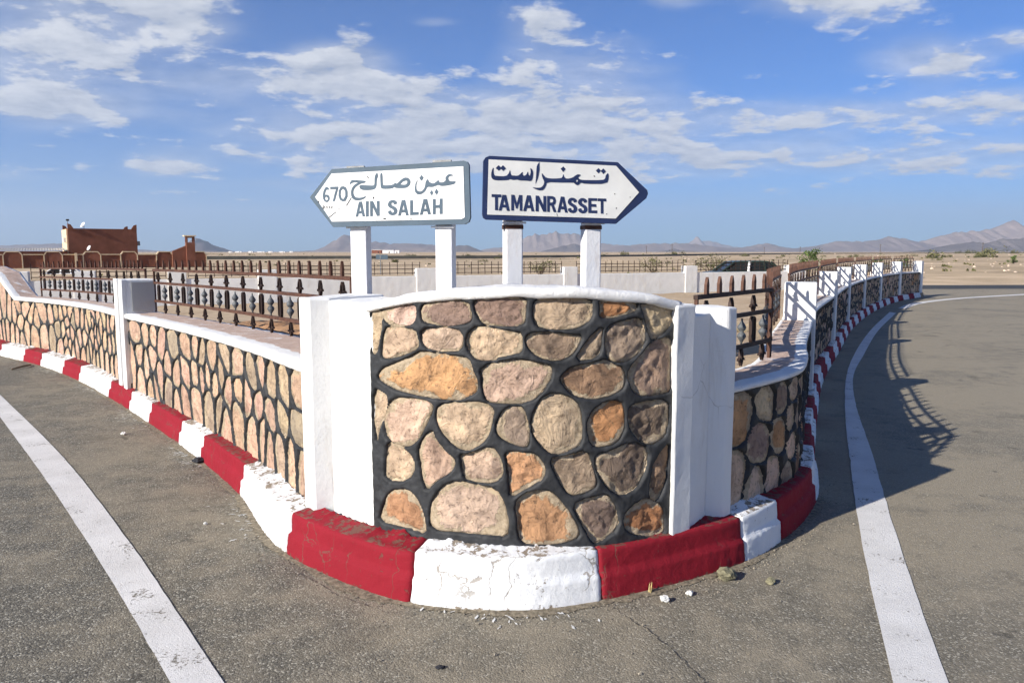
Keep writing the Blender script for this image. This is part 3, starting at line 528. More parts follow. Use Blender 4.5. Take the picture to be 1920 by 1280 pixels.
while kb[-1] < K.L - 0.8: kb.append(kb[-1] + 0.74 + 0.08 * math.sin(len(kb) * 2.3))
for i in range(len(kb) - 1):
    kerb_block(kb[i] + 0.002, kb[i + 1] - 0.002, M['white'] if (i - 7) % 2 == 0 else M['red'])

# ------------------------------------------------------------------ stone-faced wall panels
PAL = {'q': (.575, .375, .27), 'u': (.50, .37, .25), 't': (.56, .42, .29), 'p': (.63, .45, .34), 'm': (.32, .225, .17), 'o': (.52, .29, .15), 'O': (.46, .225, .105), 'g': (.36, .28, .20), 'b': (.32, .205, .13), 'd': (.195, .14, .11)}
def surf(base, u, z, off):
    q = base.at(u, off); return np.concatenate([q, np.asarray(z, float)[..., None] + 0 * q[..., :1]], -1)
def stone_panel(wall, base, u0, u1, z0, ztop, polys, res, rings=5, npts=20, rise=0.017, soft=0.022, seed=0, grow=0.0):
    """black raised joints as one relief surface, and every stone a mesh of its own in its hollow"""
    nu = max(8, int((u1 - u0) / res)); nz = max(6, int(1.0 / res))
    U = np.linspace(u0, u1, nu + 1); T = np.linspace(0, 1, nz + 1)
    UU, TT = np.meshgrid(U, T); top = ztop(UU); ZZ = z0 + TT * (top - z0)
    SD = np.full(UU.shape, 9.0); out = []
    for pl, colkey in polys:
        pl = np.array(pl, float); pl[:, 1] = np.minimum(pl[:, 1], ztop(pl[:, 0]) - 0.014); c0 = pl.mean(0)
        if pl[:, 1].max() - pl[:, 1].min() < 0.06: continue
        p = smooth_poly(pl, 1 if grow else 2)
        if grow: d_ = p - c0; p = p + d_ / np.linalg.norm(d_, axis=1)[:, None] * grow
        out.append((p, colkey))
        lo, hi = p.min(0) - 0.07, p.max(0) + 0.07
        m = (UU > lo[0]) & (UU < hi[0]) & (ZZ > lo[1]) & (ZZ < hi[1])
        if m.any(): SD[m] = np.minimum(SD[m], poly_sd(UU[m], ZZ[m], p))
    SD = SD + 0.0035 * np.array([mnoise.noise((a * 30 + seed, b * 30, 8.3)) for a, b in zip(UU.ravel(), ZZ.ravel())]).reshape(UU.shape)
    x = np.clip((SD + 0.004) / soft, 0, 1); h = x * x * (3 - 2 * x)
    nzv = np.array([mnoise.noise((a * 22 + seed, b * 22, 0.3)) + 0.6 * mnoise.noise((a * 60, b * 60 + seed, 1.3)) for a, b in zip(UU.ravel(), ZZ.ravel())]).reshape(UU.shape)
    off = np.where(SD < -0.004, -0.022, -0.016 + h * (rise + 0.016)) + nzv * 0.0035 * (SD > -0.002)
    V = surf(base, UU, ZZ, off).reshape(-1, 3); W_ = nu + 1
    F = [(j*W_+i, j*W_+i+1, (j+1)*W_+i+1, (j+1)*W_+i) for j in range(nz) for i in range(nu)]
    me = mesh('joint_relief', V, F, True); fattr(me, 'rise', (h * (1 + 0.0 * nzv)).ravel())
    link('joint_relief', me, M['joint'], wall)
    for k, (p, colkey) in enumerate(out):
        c, area = centroid(p); q = resample(p, npts); sd = seed * 13.7 + k * 5.1; r_ = random.Random(sd)
        V = []; rim = []; tilt = (r_.uniform(-.05, .05), r_.uniform(-.05, .05)); bulge = r_.uniform(.0, .007)
        levels = [1.03, 1.0] + [1 - (i + 1) / (rings + 1) for i in range(rings)]
        uu = []; zz = []; oo = []
        for a in levels:
            for w_ in q:
                d = c + (w_ - c) * a; uu.append(d[0]); zz.append(d[1])
                n1 = mnoise.noise((d[0] * 11 + sd, d[1] * 11, sd)) ; n2 = mnoise.noise((d[0] * 38, d[1] * 38 + sd, 2.0)); n3 = abs(mnoise.noise((d[0] * 17 - sd, d[1] * 17, 7.0)))
                n1 = 0.45 * n1 + 0.55 * math.floor(n1 * 5 + .5) / 5; body = (1 - a ** 3) * bulge + n1 * 0.0125 + n2 * 0.0040 - n3 * 0.012 + tilt[0] * (d[0] - c[0]) + tilt[1] * (d[1] - c[1])
                oo.append(-0.022 if a > 1.01 else -0.006 + (body if a < 0.99 else body * 0.35)); rim.append(min(1.0, a))
        uu.append(c[0]); zz.append(c[1]); oo.append(-0.006 + bulge + 0.0085 * mnoise.noise((c[0] * 11 + sd, c[1] * 11, sd))); rim.append(0)
        V = surf(base, np.array(uu), np.array(zz), np.array(oo)); cc = surf(base, c[0], c[1], 0.0); V = V - cc
        nl = len(levels); F = []
        for i in range(nl - 1):
            for j in range(npts): F.append((i*npts+j, i*npts+(j+1) % npts, (i+1)*npts+(j+1) % npts, (i+1)*npts+j))
        for j in range(npts): F.append(((nl-1)*npts+j, (nl-1)*npts+(j+1) % npts, nl*npts))
        me = mesh('stone', V, F, True); fattr(me, 'rim', rim)
        if me.polygons[len(me.polygons) // 2].normal.dot(Vector((*(base.at(c[0], 1.0) - base.at(c[0], 0.0)), 0))) < 0: me.flip_normals()
        o = link('stone', me, M['stone'], wall); o.location = cc
        col = PAL[colkey]; j_ = r_.uniform(.86, 1.12); o.color = (col[0] * j_, col[1] * j_ * r_.uniform(.96, 1.04), col[2] * j_ * r_.uniform(.94, 1.06), 1)
def sweep(base, ss, prof_fn):
    """prof_fn(s) -> list of (offset, z); closed section swept along the curve with end caps"""
    V = []; n = None
    for s_ in ss:
        pr = prof_fn(s_); n = len(pr)
        for o_, z_ in pr: q = base.at(s_, o_); V.append((q[0], q[1], z_))
    F = [(i*n+j, (i+1)*n+j, (i+1)*n+(j+1) % n, i*n+(j+1) % n) for i in range(len(ss) - 1) for j in range(n)]
    F += [tuple(range(n - 1, -1, -1)), tuple((len(ss) - 1) * n + j for j in range(n))]
    return V, F
def fix(me):
    b = bmesh.new(); b.from_mesh(me); bmesh.ops.recalc_face_normals(b, faces=b.faces[:]); b.to_mesh(me); b.free(); return me
def wall_core(wall, base, s0, s1, z0, ztop, inner, step=0.1):
    ss = np.linspace(s0, s1, max(2, int((s1 - s0) / step)) + 1)
    V, F = sweep(base, ss, lambda s_: [(-0.03, z0), (-0.03, float(ztop(s_))), (inner, float(ztop(s_))), (inner, z0)])
    link('core', fix(mesh('core', V, F)), M['backwall'], wall)
def coping(wall, base, s0, s1, ztop, outer, inner_, th, step=0.03, white=False, rag=0.006):
    ss = np.linspace(s0, s1, max(3, int((s1 - s0) / step)) + 1); V = []; A = []; n = 0
    for s_ in ss:
        inner = inner_(s_) if callable(inner_) else inner_; W_ = outer - inner
        zt = float(ztop(s_)); pr = [(inner, zt, 1), (outer - .01, zt, 0), (outer, zt + .006, 0), (outer + .003, zt + th * .5, 0), (outer, zt + th * .88, 0), (outer - .012, zt + th, 0.02)]
        k = 10
        pr += [(outer - .012 - (W_ - .012) * i / k, zt + th + 0.004, 0.05 + 0.95 * i / k) for i in range(1, k + 1)]; n = len(pr)
        for o_, z_, a_ in pr:
            q = base.at(s_, o_); e = rag * (mnoise.noise((q[0] * 9, q[1] * 9, z_ * 9)) + .6 * mnoise.noise((q[0] * 31, q[1] * 31, z_ * 20)))
            q = base.at(s_, o_ + e); V.append((q[0], q[1], z_ + e)); A.append(a_ * 0.24 if white else a_)
    F = [(i*n+j, (i+1)*n+j, (i+1)*n+(j+1) % n, i*n+(j+1) % n) for i in range(len(ss) - 1) for j in range(n)]
    F += [tuple(range(n - 1, -1, -1)), tuple((len(ss) - 1) * n + j for j in range(n))]
    me = fix(mesh('coping', V, F, True)); fattr(me, 'across', A); return link('coping', me, M['ledge'], wall)

# round front
fw = empty('stone_wall', 'rounded stone-faced wall with big tan and orange stones, below the two road signs', 'wall', loc=(0, 0, 0))
stone_panel(fw, ARC, -.83, .735, 0.235, lambda u: arc_top(u), [([(a / 1000, b / 1000) for a, b in p], c) for p, c in FRONT], 0.0065, rings=12, npts=44, rise=0.008, soft=0.009, seed=3, grow=0.0118)
wall_core(fw, ARC, -.83, .735, -0.02, lambda s_: arc_top(s_) - 0.004, -0.24, 0.05)
coping(fw, ARC, -.845, .75, lambda s_: arc_top(s_) - 0.012, 0.018, -0.27, 0.046, 0.02, True, 0.006)

RA = WL.L - WL.near((-7.55, 11.76))
LC = lambda s_: np.interp(WL.L - np.asarray(s_), [0, 4.76, RA, RA + .75, RA + 1.5, 20], [0.955, 0.915, 0.865, 1.22, 1.30, 1.30])     # underside of the copings along the long wall
RC = lambda s_: 0.865 + 0 * np.asarray(s_)
def clip_cells(cells, keys, r_):
    return [(p, r_.choice(keys)) for p in cells]
sP2 = WL.near((-4.05, 8.06)); sP3 = WL.near((-6.75, 11.1)); sP4 = WL.near((-10.1, 14.1))
# sunlit wall, near bay
lw = empty('stone_wall', 'sunlit stone-faced wall with black joints between the corner pillar and the first white pier', 'wall')
s0, s1 = sP2 + 0.17, WL.L
seeds = [(WL.L - a / 1000, b / 1000) for a, b in LSEED]
seeds = [q for q in seeds if s0 < q[0] < s1 and .2 < q[1] < .98]
keep = []
for q in seeds:
    if all(math.hypot(q[0] - k[0], q[1] - k[1]) > 0.12 for k in keep): keep.append(q)
add = lloyd_seeds(s0, s1, .2, .94, 75, 6, np.random.default_rng(4))
for q in add:
    if all(math.hypot((q[0] - k[0]) * 1.1, q[1] - k[1]) > 0.245 for k in keep): keep.append(tuple(q))
cells = voronoi(keep, s0, s1 - .02, .15, .945, 0.026)
stone_panel(lw, WL, s0, s1, .12, lambda u: LC(u) + 0.004, clip_cells(cells, 'uqqqqqqqqquqg', random.Random(5)), 0.008, 6, 24, 0.009, 0.011, 11, 0.003)
wall_core(lw, WL, s0, s1 + .05, -.02, lambda s_: LC(s_) - .004, -.30); coping(lw, WL, s0 - .02, s1 + .06, lambda s_: LC(s_), 0.03, lambda s_: float(np.interp(s_, [s0, s1], [-.31, -.46])), 0.050)
# sunlit wall, further bay
lw2 = empty('stone_wall', 'sunlit stone-faced wall beyond the first white pier, its coping ramping up at the far end', 'wall')
s0, s1 = WL.near((-9.15, 13.2)), sP2 - 0.17
cells = voronoi(lloyd_seeds(s0, s1, .2, .90, 84, 4, np.random.default_rng(9)), s0, s1, .13, 1.30, 0.027)
stone_panel(lw2, WL, s0, s1, .10, lambda u: LC(u) + 0.004, clip_cells(cells, 'uqqqqqqqqquqg', random.Random(8)), 0.010, 4, 20, 0.009, 0.012, 21, 0.003)
wall_core(lw2, WL, s0, s1, -.02, lambda s_: LC(s_) - .004, -.28); coping(lw2, WL, s0, s1 + .02, lambda s_: LC(s_), 0.03, -0.31, 0.052)
# shaded wall along the curving road
RP = [(3.07, 7.98), (5.12, 12.4), (6.95, 16.1), (8.85, 19.5), (10.75, 22.7), (12.75, 25.6), (14.55, 27.68)]
rs = [WR.near(q) for q in RP]
bay_txt = ['beside the rounded front, its large stones in shade', 'second bay along the curving road', 'third bay along the curving road', 'fourth bay along the curving road', 'fifth bay along the curving road', 'sixth bay along the curving road', 'last bay, at the far end of the curving road']
prev = 0.0
for k, s1 in enumerate(rs):
    t = empty('stone_wall', 'shaded stone-faced wall, ' + bay_txt[k], 'wall', 'wall bays along the shaded road')
    a, b = prev + (0.0 if k == 0 else 0.13), s1 - 0.13
    n = [58, 50, 46, 42, 38, 34, 28][k]; rr = np.random.default_rng(30 + k)
    cells = voronoi(lloyd_seeds(a, b, .2, .87, n, 6, rr), a, b, .14, .868, 0.026)
    stone_panel(t, WR, a, b, .10, lambda u: RC(u) + .004, clip_cells(cells, 'ttppgobm', random.Random(k)), [0.013, 0.022, 0.03, 0.035, 0.04, 0.04, 0.04][k], [5, 3, 2, 2, 2, 2, 2][k], [18, 12, 10, 10, 10, 10, 10][k], 0.012, 0.015, 40 + k, 0.004)
    wall_core(t, WR, a - (.05 if k == 0 else 0), b, -.02, lambda s_: RC(s_) - .004, -.26); coping(t, WR, a + .02 if k == 0 else a - .06, b + .02, lambda s_: RC(s_), 0.010, -0.29, 0.036, 0.04)
    prev = s1

# ------------------------------------------------------------------ pillars and piers
def prism_thing(name, label, polys, group=None):
    t = empty(name, label, 'pillar', group)
    return t
def plaster_prism(nm, poly, z0, z1, parent, mat='plaster', bw=0.012, rough=0.004):
    """prism with subdivided, slightly uneven hand-plastered faces"""
    n = len(poly); ring = []
    for i in range(n):
        a, b = np.array(poly[i]), np.array(poly[(i + 1) % n]); k = max(1, int(np.linalg.norm(b - a) / 0.06))
        ring += [tuple(a + (b - a) * j / k) for j in range(k)]
    lv = np.linspace(z0, z1, max(2, int((z1 - z0) / 0.08)) + 1); m_ = len(ring); V = []
    for z_ in lv:
        for x, y in ring:
            V.append((x + rough * mnoise.noise((x * 5, y * 5, z_ * 5)), y + rough * mnoise.noise((x * 5 + 9, y * 5, z_ * 5)), z_ + (rough * 1.5 * mnoise.noise((x * 9, y * 9, 3)) if z_ == lv[-1] else 0)))
    F = [(i*m_+j, i*m_+(j+1) % m_, (i+1)*m_+(j+1) % m_, (i+1)*m_+j) for i in range(len(lv) - 1) for j in range(m_)] + [tuple(range(m_ - 1, -1, -1)), tuple((len(lv) - 1) * m_ + j for j in range(m_))]
    o = link(nm, fix(mesh(nm, V, F)), M[mat], parent); bevel(o, bw, 2); return o
pl = empty('pillar', 'broad white plastered pillar at the sunlit corner of the rounded wall', 'pillar', loc=(0, 0, 0))
plaster_prism('shaft', [(-0.955, 4.010), (-0.672, 3.712), (-0.45, 3.90), (-0.72, 4.34)], 0.0, 1.352, pl)
plaster_prism('rib', [(-1.125, 4.070), (-1.048, 3.972), (-0.948, 4.012), (-0.715, 4.346), (-0.93, 4.46)], 0.0, 1.362, pl)
pr_ = empty('pillar', 'white plastered pillar in grey shade where the rounded wall turns to the shaded road', 'pillar')
plaster_prism('shaft', [(0.760, 3.668), (0.774, 3.620), (0.884, 3.700), (0.78, 3.86), (0.64, 3.90)], 0.2, 1.352, pr_)
plaster_prism('web', [(0.872, 3.706), (0.998, 3.868), (1.00, 3.99), (0.76, 3.93)], 0.2, 1.296, pr_)
plaster_prism('rib', [(0.992, 3.868), (1.095, 3.876), (1.150, 3.930), (1.02, 4.14), (0.90, 4.00)], 0.2, 1.322, pr_)
def pier(path, s_, label, group, ht, lng=0.36, inner=-0.29, out=0.05, groove=True):
    q = path.at(s_, 0.0); tx, ty = path.tan(s_); a = math.atan2(ty, tx)
    t = empty('pier', label, 'pier', group, (q[0], q[1], 0)); t.rotation_euler[2] = a
    if groove:
        # outward is local -y
        plaster_prism('block', [(-lng/2, -.012), (lng/2, -.012), (lng/2, -inner), (-lng/2, -inner)], 0.0, ht, t)
        for x0 in (-lng/2 - .004, lng/2 - lng * .36): plaster_prism('rib', [(x0, -out), (x0 + lng * .37, -out), (x0 + lng * .37, -.006), (x0, -.006)], 0.0, ht + .004, t, bw=.008)
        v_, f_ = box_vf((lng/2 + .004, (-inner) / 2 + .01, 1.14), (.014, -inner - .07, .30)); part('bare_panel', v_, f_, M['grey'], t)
    else:
        plaster_prism('block', [(-lng/2, -out), (lng/2, -out), (lng/2, -inner), (-lng/2, -inner)], 0.0, ht, t)
    return t
pier(WL, sP2, 'white ribbed pier standing in the sunlit stone wall', None, 1.315)
pier(WL, WL.near((-9.3, 13.35)), 'white pier at the far end of the sunlit stone wall, at the picture edge', None, 1.42)
pier_txt = ['nearest white pier on the shaded wall, striped by railing shadow', 'second white pier along the shaded wall', 'third white pier along the shaded wall', 'fourth white pier along the shaded wall', 'fifth white pier along the shaded wall', 'sixth white pier along the shaded wall', 'end pier of the shaded wall by the open road']
for k, s_ in enumerate(rs):
    pier(WR, s_, pier_txt[k], 'piers of the shaded wall', 1.29 - 0.003 * k, 0.25, -0.27, 0.045, False)
# ------------------------------------------------------------------ wrought-iron railings
def spear_mesh():
    o = [(-.016, 0), (.016, 0), (.016, .054), (.009, .078), (0, .096), (-.009, .078), (-.016, .054)]; n = len(o)
    v = [(x, -.008, z) for x, z in o] + [(x, .008, z) for x, z in o]
    return mesh('spear', v, [tuple(range(n)), tuple(range(2 * n - 1, n - 1, -1))] + [(i, n + i, n + (i + 1) % n, (i + 1) % n) for i in range(n)])
def ribbon(mb, pts, th, dp):
    n = len(pts); v = []
    for i, (x, z) in enumerate(pts):
        a, b = pts[max(i - 1, 0)], pts[min(i + 1, n - 1)]; dx, dz = b[0] - a[0], b[1] - a[1]; L = math.hypot(dx, dz) or 1; nx_, nz_ = -dz / L * th / 2, dx / L * th / 2
        v += [(x + nx_, -dp / 2, z + nz_), (x - nx_, -dp / 2, z - nz_), (x - nx_, dp / 2, z - nz_), (x + nx_, dp / 2, z + nz_)]
    f = [(4*i+j, 4*i+(j+1) % 4, 4*i+4+(j+1) % 4, 4*i+4+j) for i in range(n - 1) for j in range(4)] + [(3, 2, 1, 0), tuple(4 * (n - 1) + j for j in range(4))]
    mb.add(v, f)
def lens_mesh(h, wdt=.021, low=False):
    mb = MB()
    for s_ in (-1, 1):
        ribbon(mb, [(s_ * wdt * math.sin(math.pi * i / 10), h * i / 10) for i in range(11)], .008, .018)
        ribbon(mb, [(s_ * (.004 + .042 * (i / 7)), h * .16 + .028 * math.sin(math.pi * .80 * i / 7)) for i in range(8)], .007, .018)
    return mb.mesh('lens')
def loop_mesh(h, wdt=.026):
    mb = MB(); pts = []
    for i in range(9): a = math.pi * i / 8; pts.append((wdt * math.cos(a), h - wdt + wdt * math.sin(a)))
    for i in range(9): a = math.pi + math.pi * i / 8; pts.append((wdt * math.cos(a), wdt + wdt * math.sin(a)))
    ribbon(mb, pts + pts[:1], .010, .020); mb.box((0, 0, h / 2), (.009, .012, h - .012)); return mb.mesh('loop')
def bead_mesh(h):
    pr = [(.006, 0), (.006, .10), (.011, .16), (.024, .28), (.027, .35), (.020, .43), (.010, .50), (.020, .57), (.027, .65), (.024, .72), (.011, .84), (.006, .90), (.006, 1)]
    return MB().lathe([(r_, z * h) for r_, z in pr], 10).mesh('baluster', True)
B1, B2, B3 = .106, .168, .112
SP, LENS_UP, LENS_LOW, LOOP, BEAD = spear_mesh(), lens_mesh(B3 - .012), lens_mesh(B1 - .004), loop_mesh(B2 - .012), bead_mesh(B2 - .010)
for me_, k in ((SP, 'rust'), (LENS_UP, 'iron'), (LENS_LOW, 'iron'), (LOOP, 'iron'), (BEAD, 'bead')): me_.materials.append(M[k])
def railing(label, path, u0, u1, off, zf, group, pitch=.19, zf1=None, ends=True, rail='rust'):
    zf1 = zf if zf1 is None else zf1; c = path.at((u0 + u1) / 2, off); t = empty('railing', label, 'railing', group, (c[0], c[1], zf))
    def P(u): return path.at(u, off)
    def zz(u): return zf + (zf1 - zf) * (u - u0) / (u1 - u0)
    def place(nm, me, u, dz):
        q = P(u); tx, ty = path.tan(u); o = link(nm, me, None, t); o.location = (q[0] - c[0], q[1] - c[1], zz(u) + dz - zf); o.rotation_euler[2] = math.atan2(ty, tx) + random.uniform(-.06, .06); o.rotation_euler[1] = random.uniform(-.022, .022) if nm != 'end_bar' else 0; return o
    z1, z2, z3 = B1 + .01, B1 + B2 + .03, B1 + B2 + B3 + .05
    k = max(2, int((u1 - u0) / .25))
    for zc in (z1, z2, z3):
        V = []
        for i in range(k + 1):
            u = u0 + (u1 - u0) * i / k; 
            for o_, dz in ((-.012, -.012), (.012, -.012), (.012, .012), (-.012, .012)):
                q = path.at(u, off + o_); V.append((q[0] - c[0], q[1] - c[1], zz(u) - zf + zc + dz))
        F = [(4*i+j, 4*i+4+j, 4*i+4+(j+1) % 4, 4*i+(j+1) % 4) for i in range(k) for j in range(4)] + [(0, 1, 2, 3), tuple(4*k+j for j in (3, 2, 1, 0))]
        link('rail', fix(mesh('rail', V, F)), M[rail], t)
    if ends:
        for u in (u0 + .012, u1 - .012):
            o = place('end_bar', END_BAR, u, 0)
    n = max(2, int((u1 - u0 - .08) / pitch)); st = (u1 - u0) / (n + 0.6)
    for i in range(n):
        u = u0 + st * (i + .8)
        place('spear', SP, u, z3 + .008)
        if i % 2 == 0: place('upper_ornament', LENS_UP, u, z2 + .008); place('oblong_loop', LOOP, u, z1 + .010)
        else: place('baluster', BEAD, u, z1 + .009); place('lower_ornament', LENS_LOW, u, 0.0)
    return t
END_BAR = MB().box((0, 0, (B1 + B2 + B3 + .06) / 2), (.018, .018, B1 + B2 + B3 + .06)).mesh('end_bar'); END_BAR.materials.append(M['rust'])
LIN = Path([tuple(WL.at(sP2 + .17, -.27)), tuple(WL.at(sP2 + 1.9, -.315)), tuple(WL.at(WL.L - 1.3, -.375)), tuple(WL.at(WL.L - .36, -.40))], .05)
railing('rusty spear-topped railing on the sunlit wall, between the corner pillar and the first white pier', LIN, 0.0, LIN.L, 0, .975, None, zf1=1.005)
railing('rusty spear-topped railing on the sunlit wall beyond the first white pier', WL, WL.near((-7.35, 11.58)), sP2 - .17, -.27, .915, None, zf1=.972)
COR = Path([(.93, 4.03), (1.655, 4.93)], 0.05, False)
railing('short railing with rails coloured dark for their shade, facing the viewer, behind the shaded corner pillar', COR, .06, COR.L, 0, .925, None, .165, rail='iron')  # rails take the darker iron, so their shade is put into the colour
PIN = Path([(1.665, 4.95), (1.96, 5.95), (2.42, 7.12), (2.72, 7.86)], .05)
railing('rusty railing of the first shaded bay, seen edge-on', PIN, 0.0, PIN.L, 0, .925, 'railings along the shaded wall')
rail_txt = ['second', 'third', 'fourth', 'fifth', 'sixth', 'seventh']
for k in range(6):
    railing('rusty spear-topped railing of the %s shaded bay, on the wall along the curving road' % rail_txt[k], WR, rs[k] + .13, rs[k + 1] - .13, -.24, .925, 'railings along the shaded wall')

# ------------------------------------------------------------------ ground inside the island
WB0, WB1 = np.array([-14.2, 20.65]), np.array([11.9, 32.15])
def back_y(x): return WB0[1] + (x - WB0[0]) * (WB1[1] - WB0[1]) / (WB1[0] - WB0[0])
rows = np.concatenate([np.arange(4.05, 12, .22), np.arange(12, 33, .6)]); nc = 40; V = []
for y in rows:
    il = np.interp(y, WL.p[::-1, 1], WL.p[::-1, 0]) + .25 if y < 19.4 else -15.6 ; ir = np.interp(y, WR.p[:, 1], WR.p[:, 0]) - .16
    if y > 27.6: ir = 13.6
    for i in range(nc + 1):
        x = il + (ir - il) * i / nc
        z = .90 - .84 * sm(5.0, 19.0, y) + .03 * mnoise.noise((x * 1.3, y * 1.3, 5)) * sm(4.4, 6, y)
        edge = max(0, 1 - min(x - il, ir - x) / .7); z += edge * (.90 - z) * .9
        if y > back_y(x) - .05: z = -.3
        V.append((x, y, z))
F = [(j*(nc+1)+i, j*(nc+1)+i+1, (j+1)*(nc+1)+i+1, (j+1)*(nc+1)+i) for j in range(len(rows) - 1) for i in range(nc)]
tag(link('island_ground', mesh('island_ground', V, F, True), M['sand']), kind='structure')
V = []; nu_, nv_ = 60, 16
for i in range(nu_ + 1):
    for j in range(nv_ + 1):
        s_ = sP2 + .5 + (WL.L - sP2 - .3) * i / nu_; f = j / nv_; q = WL.at(s_, -.50 - 1.2 * f)
        e = math.sin(math.pi * min(1, max(0, f))) ** .6 * math.sin(math.pi * i / nu_) ** .4
        V.append((q[0], q[1], .80 + .13 * e + .05 * e * mnoise.noise((q[0] * 5, q[1] * 5, 1)) + .03 * e * mnoise.noise((q[0] * 16, q[1] * 16, 1))))
tag(link('soil', mesh('soil', V, [(i*(nv_+1)+j, (i+1)*(nv_+1)+j, (i+1)*(nv_+1)+j+1, i*(nv_+1)+j+1) for i in range(nu_) for j in range(nv_)], True), M['soil']), 'heap of dug orange-brown soil inside the sunlit railing', 'soil', kind='stuff')

# ------------------------------------------------------------------ boundary wall across the back of the island
e = (WB1 - WB0); BL = float(np.linalg.norm(e)); e = e / BL; ang = math.atan2(e[1], e[0])
bw = empty('boundary_wall', 'low dusty white wall across the back of the island', 'wall', loc=(WB0[0], WB0[1], 0)); bw.rotation_euler[2] = ang
def back_s(px):
    k = (px - 960) / 1459.5; x = k * (WB0[1] - WB0[0] * e[1] / e[0]) / (1 - k * e[1] / e[0]); return (x - WB0[0]) / e[0]
pier_px = [30, 155, 330, 500, 805, 1070, 1297, 1492]; bs = [back_s(p) for p in pier_px]
plaster_prism('panel', [(-2, 0), (BL + .4, 0), (BL + .4, .25), (-2, .25)], -.3, .80, bw, 'backwall', .01)
for s_, wd in zip(bs, (.5, .55, .5, .55, .9, .55, .55, .7)):
    plaster_prism('pier', [(s_ - wd/2, -.035), (s_ + wd/2, -.035), (s_ + wd/2, .285), (s_ - wd/2, .285)], -.3, 1.06, bw, 'backwall', .012)
PICK = MB().box((0, 0, .21), (.018, .018, .42)).mesh('picket'); PICK.materials.append(M['iron'])
where = ['behind the far end of the sunlit wall', 'behind the first white pier', 'behind the sunlit railing', 'between the signposts of the blue-grey sign', 'between the two road signs', 'just past the navy sign', 'in front of the dark green car']
for k in range(len(bs) - 1):
    a, b = bs[k] + .30, bs[k + 1] - .30; q = WB0 + e * (a + b) / 2
    t = empty('back_railing', 'thin dark railing on the back wall, ' + where[k], 'railing', 'thin railings on the back wall', (q[0], q[1], .80)); t.rotation_euler[2] = ang
    for zc in (.10, .24, .36): MB().box((0, .12, zc), (b - a, .022, .022)).part('rail', M['iron'], t)
    n = int((b - a) / .24)
    for i in range(n + 1):
        o = link('picket', PICK, None, t); o.location = (-(b - a) / 2 + (b - a) * i / n, .12, .05)

# ------------------------------------------------------------------ road signs
def flat(name, loops, frame, off, mat, parent, thick=0.0):
    a, e_, n_ = frame; b = bmesh.new()
    for lp in loops:
        vs = [b.verts.new((a[0] + e_[0] * u / 1000 + n_[0] * off, a[1] + e_[1] * u / 1000 + n_[1] * off, v / 1000)) for u, v in lp]
        for i in range(len(vs)): b.edges.new((vs[i], vs[(i + 1) % len(vs)]))
    bmesh.ops.triangle_fill(b, use_beauty=True, use_dissolve=False, edges=b.edges[:], normal=(n_[0], n_[1], 0))
    if thick:
        r_ = bmesh.ops.extrude_face_region(b, geom=b.faces[:]); vv = [g for g in r_['geom'] if isinstance(g, bmesh.types.BMVert)]
        bmesh.ops.translate(b, vec=(-n_[0] * thick, -n_[1] * thick, 0), verts=vv); bmesh.ops.recalc_face_normals(b, faces=b.faces[:])
    else:
        for f in b.faces:
            f.normal_update()
            if f.normal.x * n_[0] + f.normal.y * n_[1] < 0: f.normal_flip()
    me = bpy.data.meshes.new(name); b.to_mesh(me); b.free(); return link(name, me, mat, parent)
def road_sign(name, label, a, b_, D, border, face, posts, rot, post_tops):
    a = np.array(a); e_ = np.array(b_) - a; e_ = e_ / np.linalg.norm(e_); n_ = np.array([e_[1], -e_[0]]); fr = (a, e_, n_)
    t = empty(name, label, 'road sign', None)
    zb_ = post_tops
    flat('plate', [D['outer']], fr, 0.0, border, t, 0.022)
    flat('face', [D['inner']], fr, 0.0025, face, t, 0.002)
    for lp in D['letters']:
        lp2 = [smooth_poly(l, 1).tolist() if len(l) > 14 else l for l in lp]
        flat('letter', lp2, fr, 0.0042, border, t, 0.0012)
    for lp in D['marks']: flat('mark', lp, fr, 0.0038, M['mark'], t, 0.0008)
    for (u, zt) in posts:
        c = a + e_ * u - n_ * 0.075
        p = MB().box((0, 0, (zt + .75) / 2), (.098, .075, zt - .75)).part('post', M['post'], t); p.location = (c[0], c[1], 0); p.rotation_euler[2] = math.atan2(e_[1], e_[0]) + rot
        bevel(p, .008, 2)
        if rot: g_ = MB().box((0, 0, zb_ - .022), (.1005, .0775, .022)).part('rust_band', M['rust'], t); g_.location = p.location; g_.rotation_euler = p.rotation_euler
        k = MB().box((0, 0, 0), (.105, .016, .012)).part('clamp', M['post'], t); k.location = (*(a + e_ * u - n_ * .030), zt + .004); k.rotation_euler[2] = math.atan2(e_[1], e_[0]); k.data.materials[0] = M['metal']
        r2 = MB().box((0, 0, 0), (.13, .010, .010)).part('bracket', M['post'], t); zb = post_tops; r2.location = (*(a + e_ * u - n_ * .028), zb); r2.rotation_euler[2] = math.atan2(e_[1], e_[0])
    return t
road_sign('road_sign', 'white arrow-shaped road sign with faded blue-grey border reading AIN SALAH 670', (-1.0, 4.4), (-.227, 4.2), SL, M['signblue'], M['signwhite'], [(.125, 2.064), (.635, 2.082)], 0.0, 1.735)
road_sign('road_sign', 'white arrow-shaped road sign with navy border reading TAMANRASSET', (-.153, 4.2), (.58, 4.35), SR, M['navy'], M['signgrey'], [(.175, 2.06), (.625, 2.05)], 0.10, 1.757)
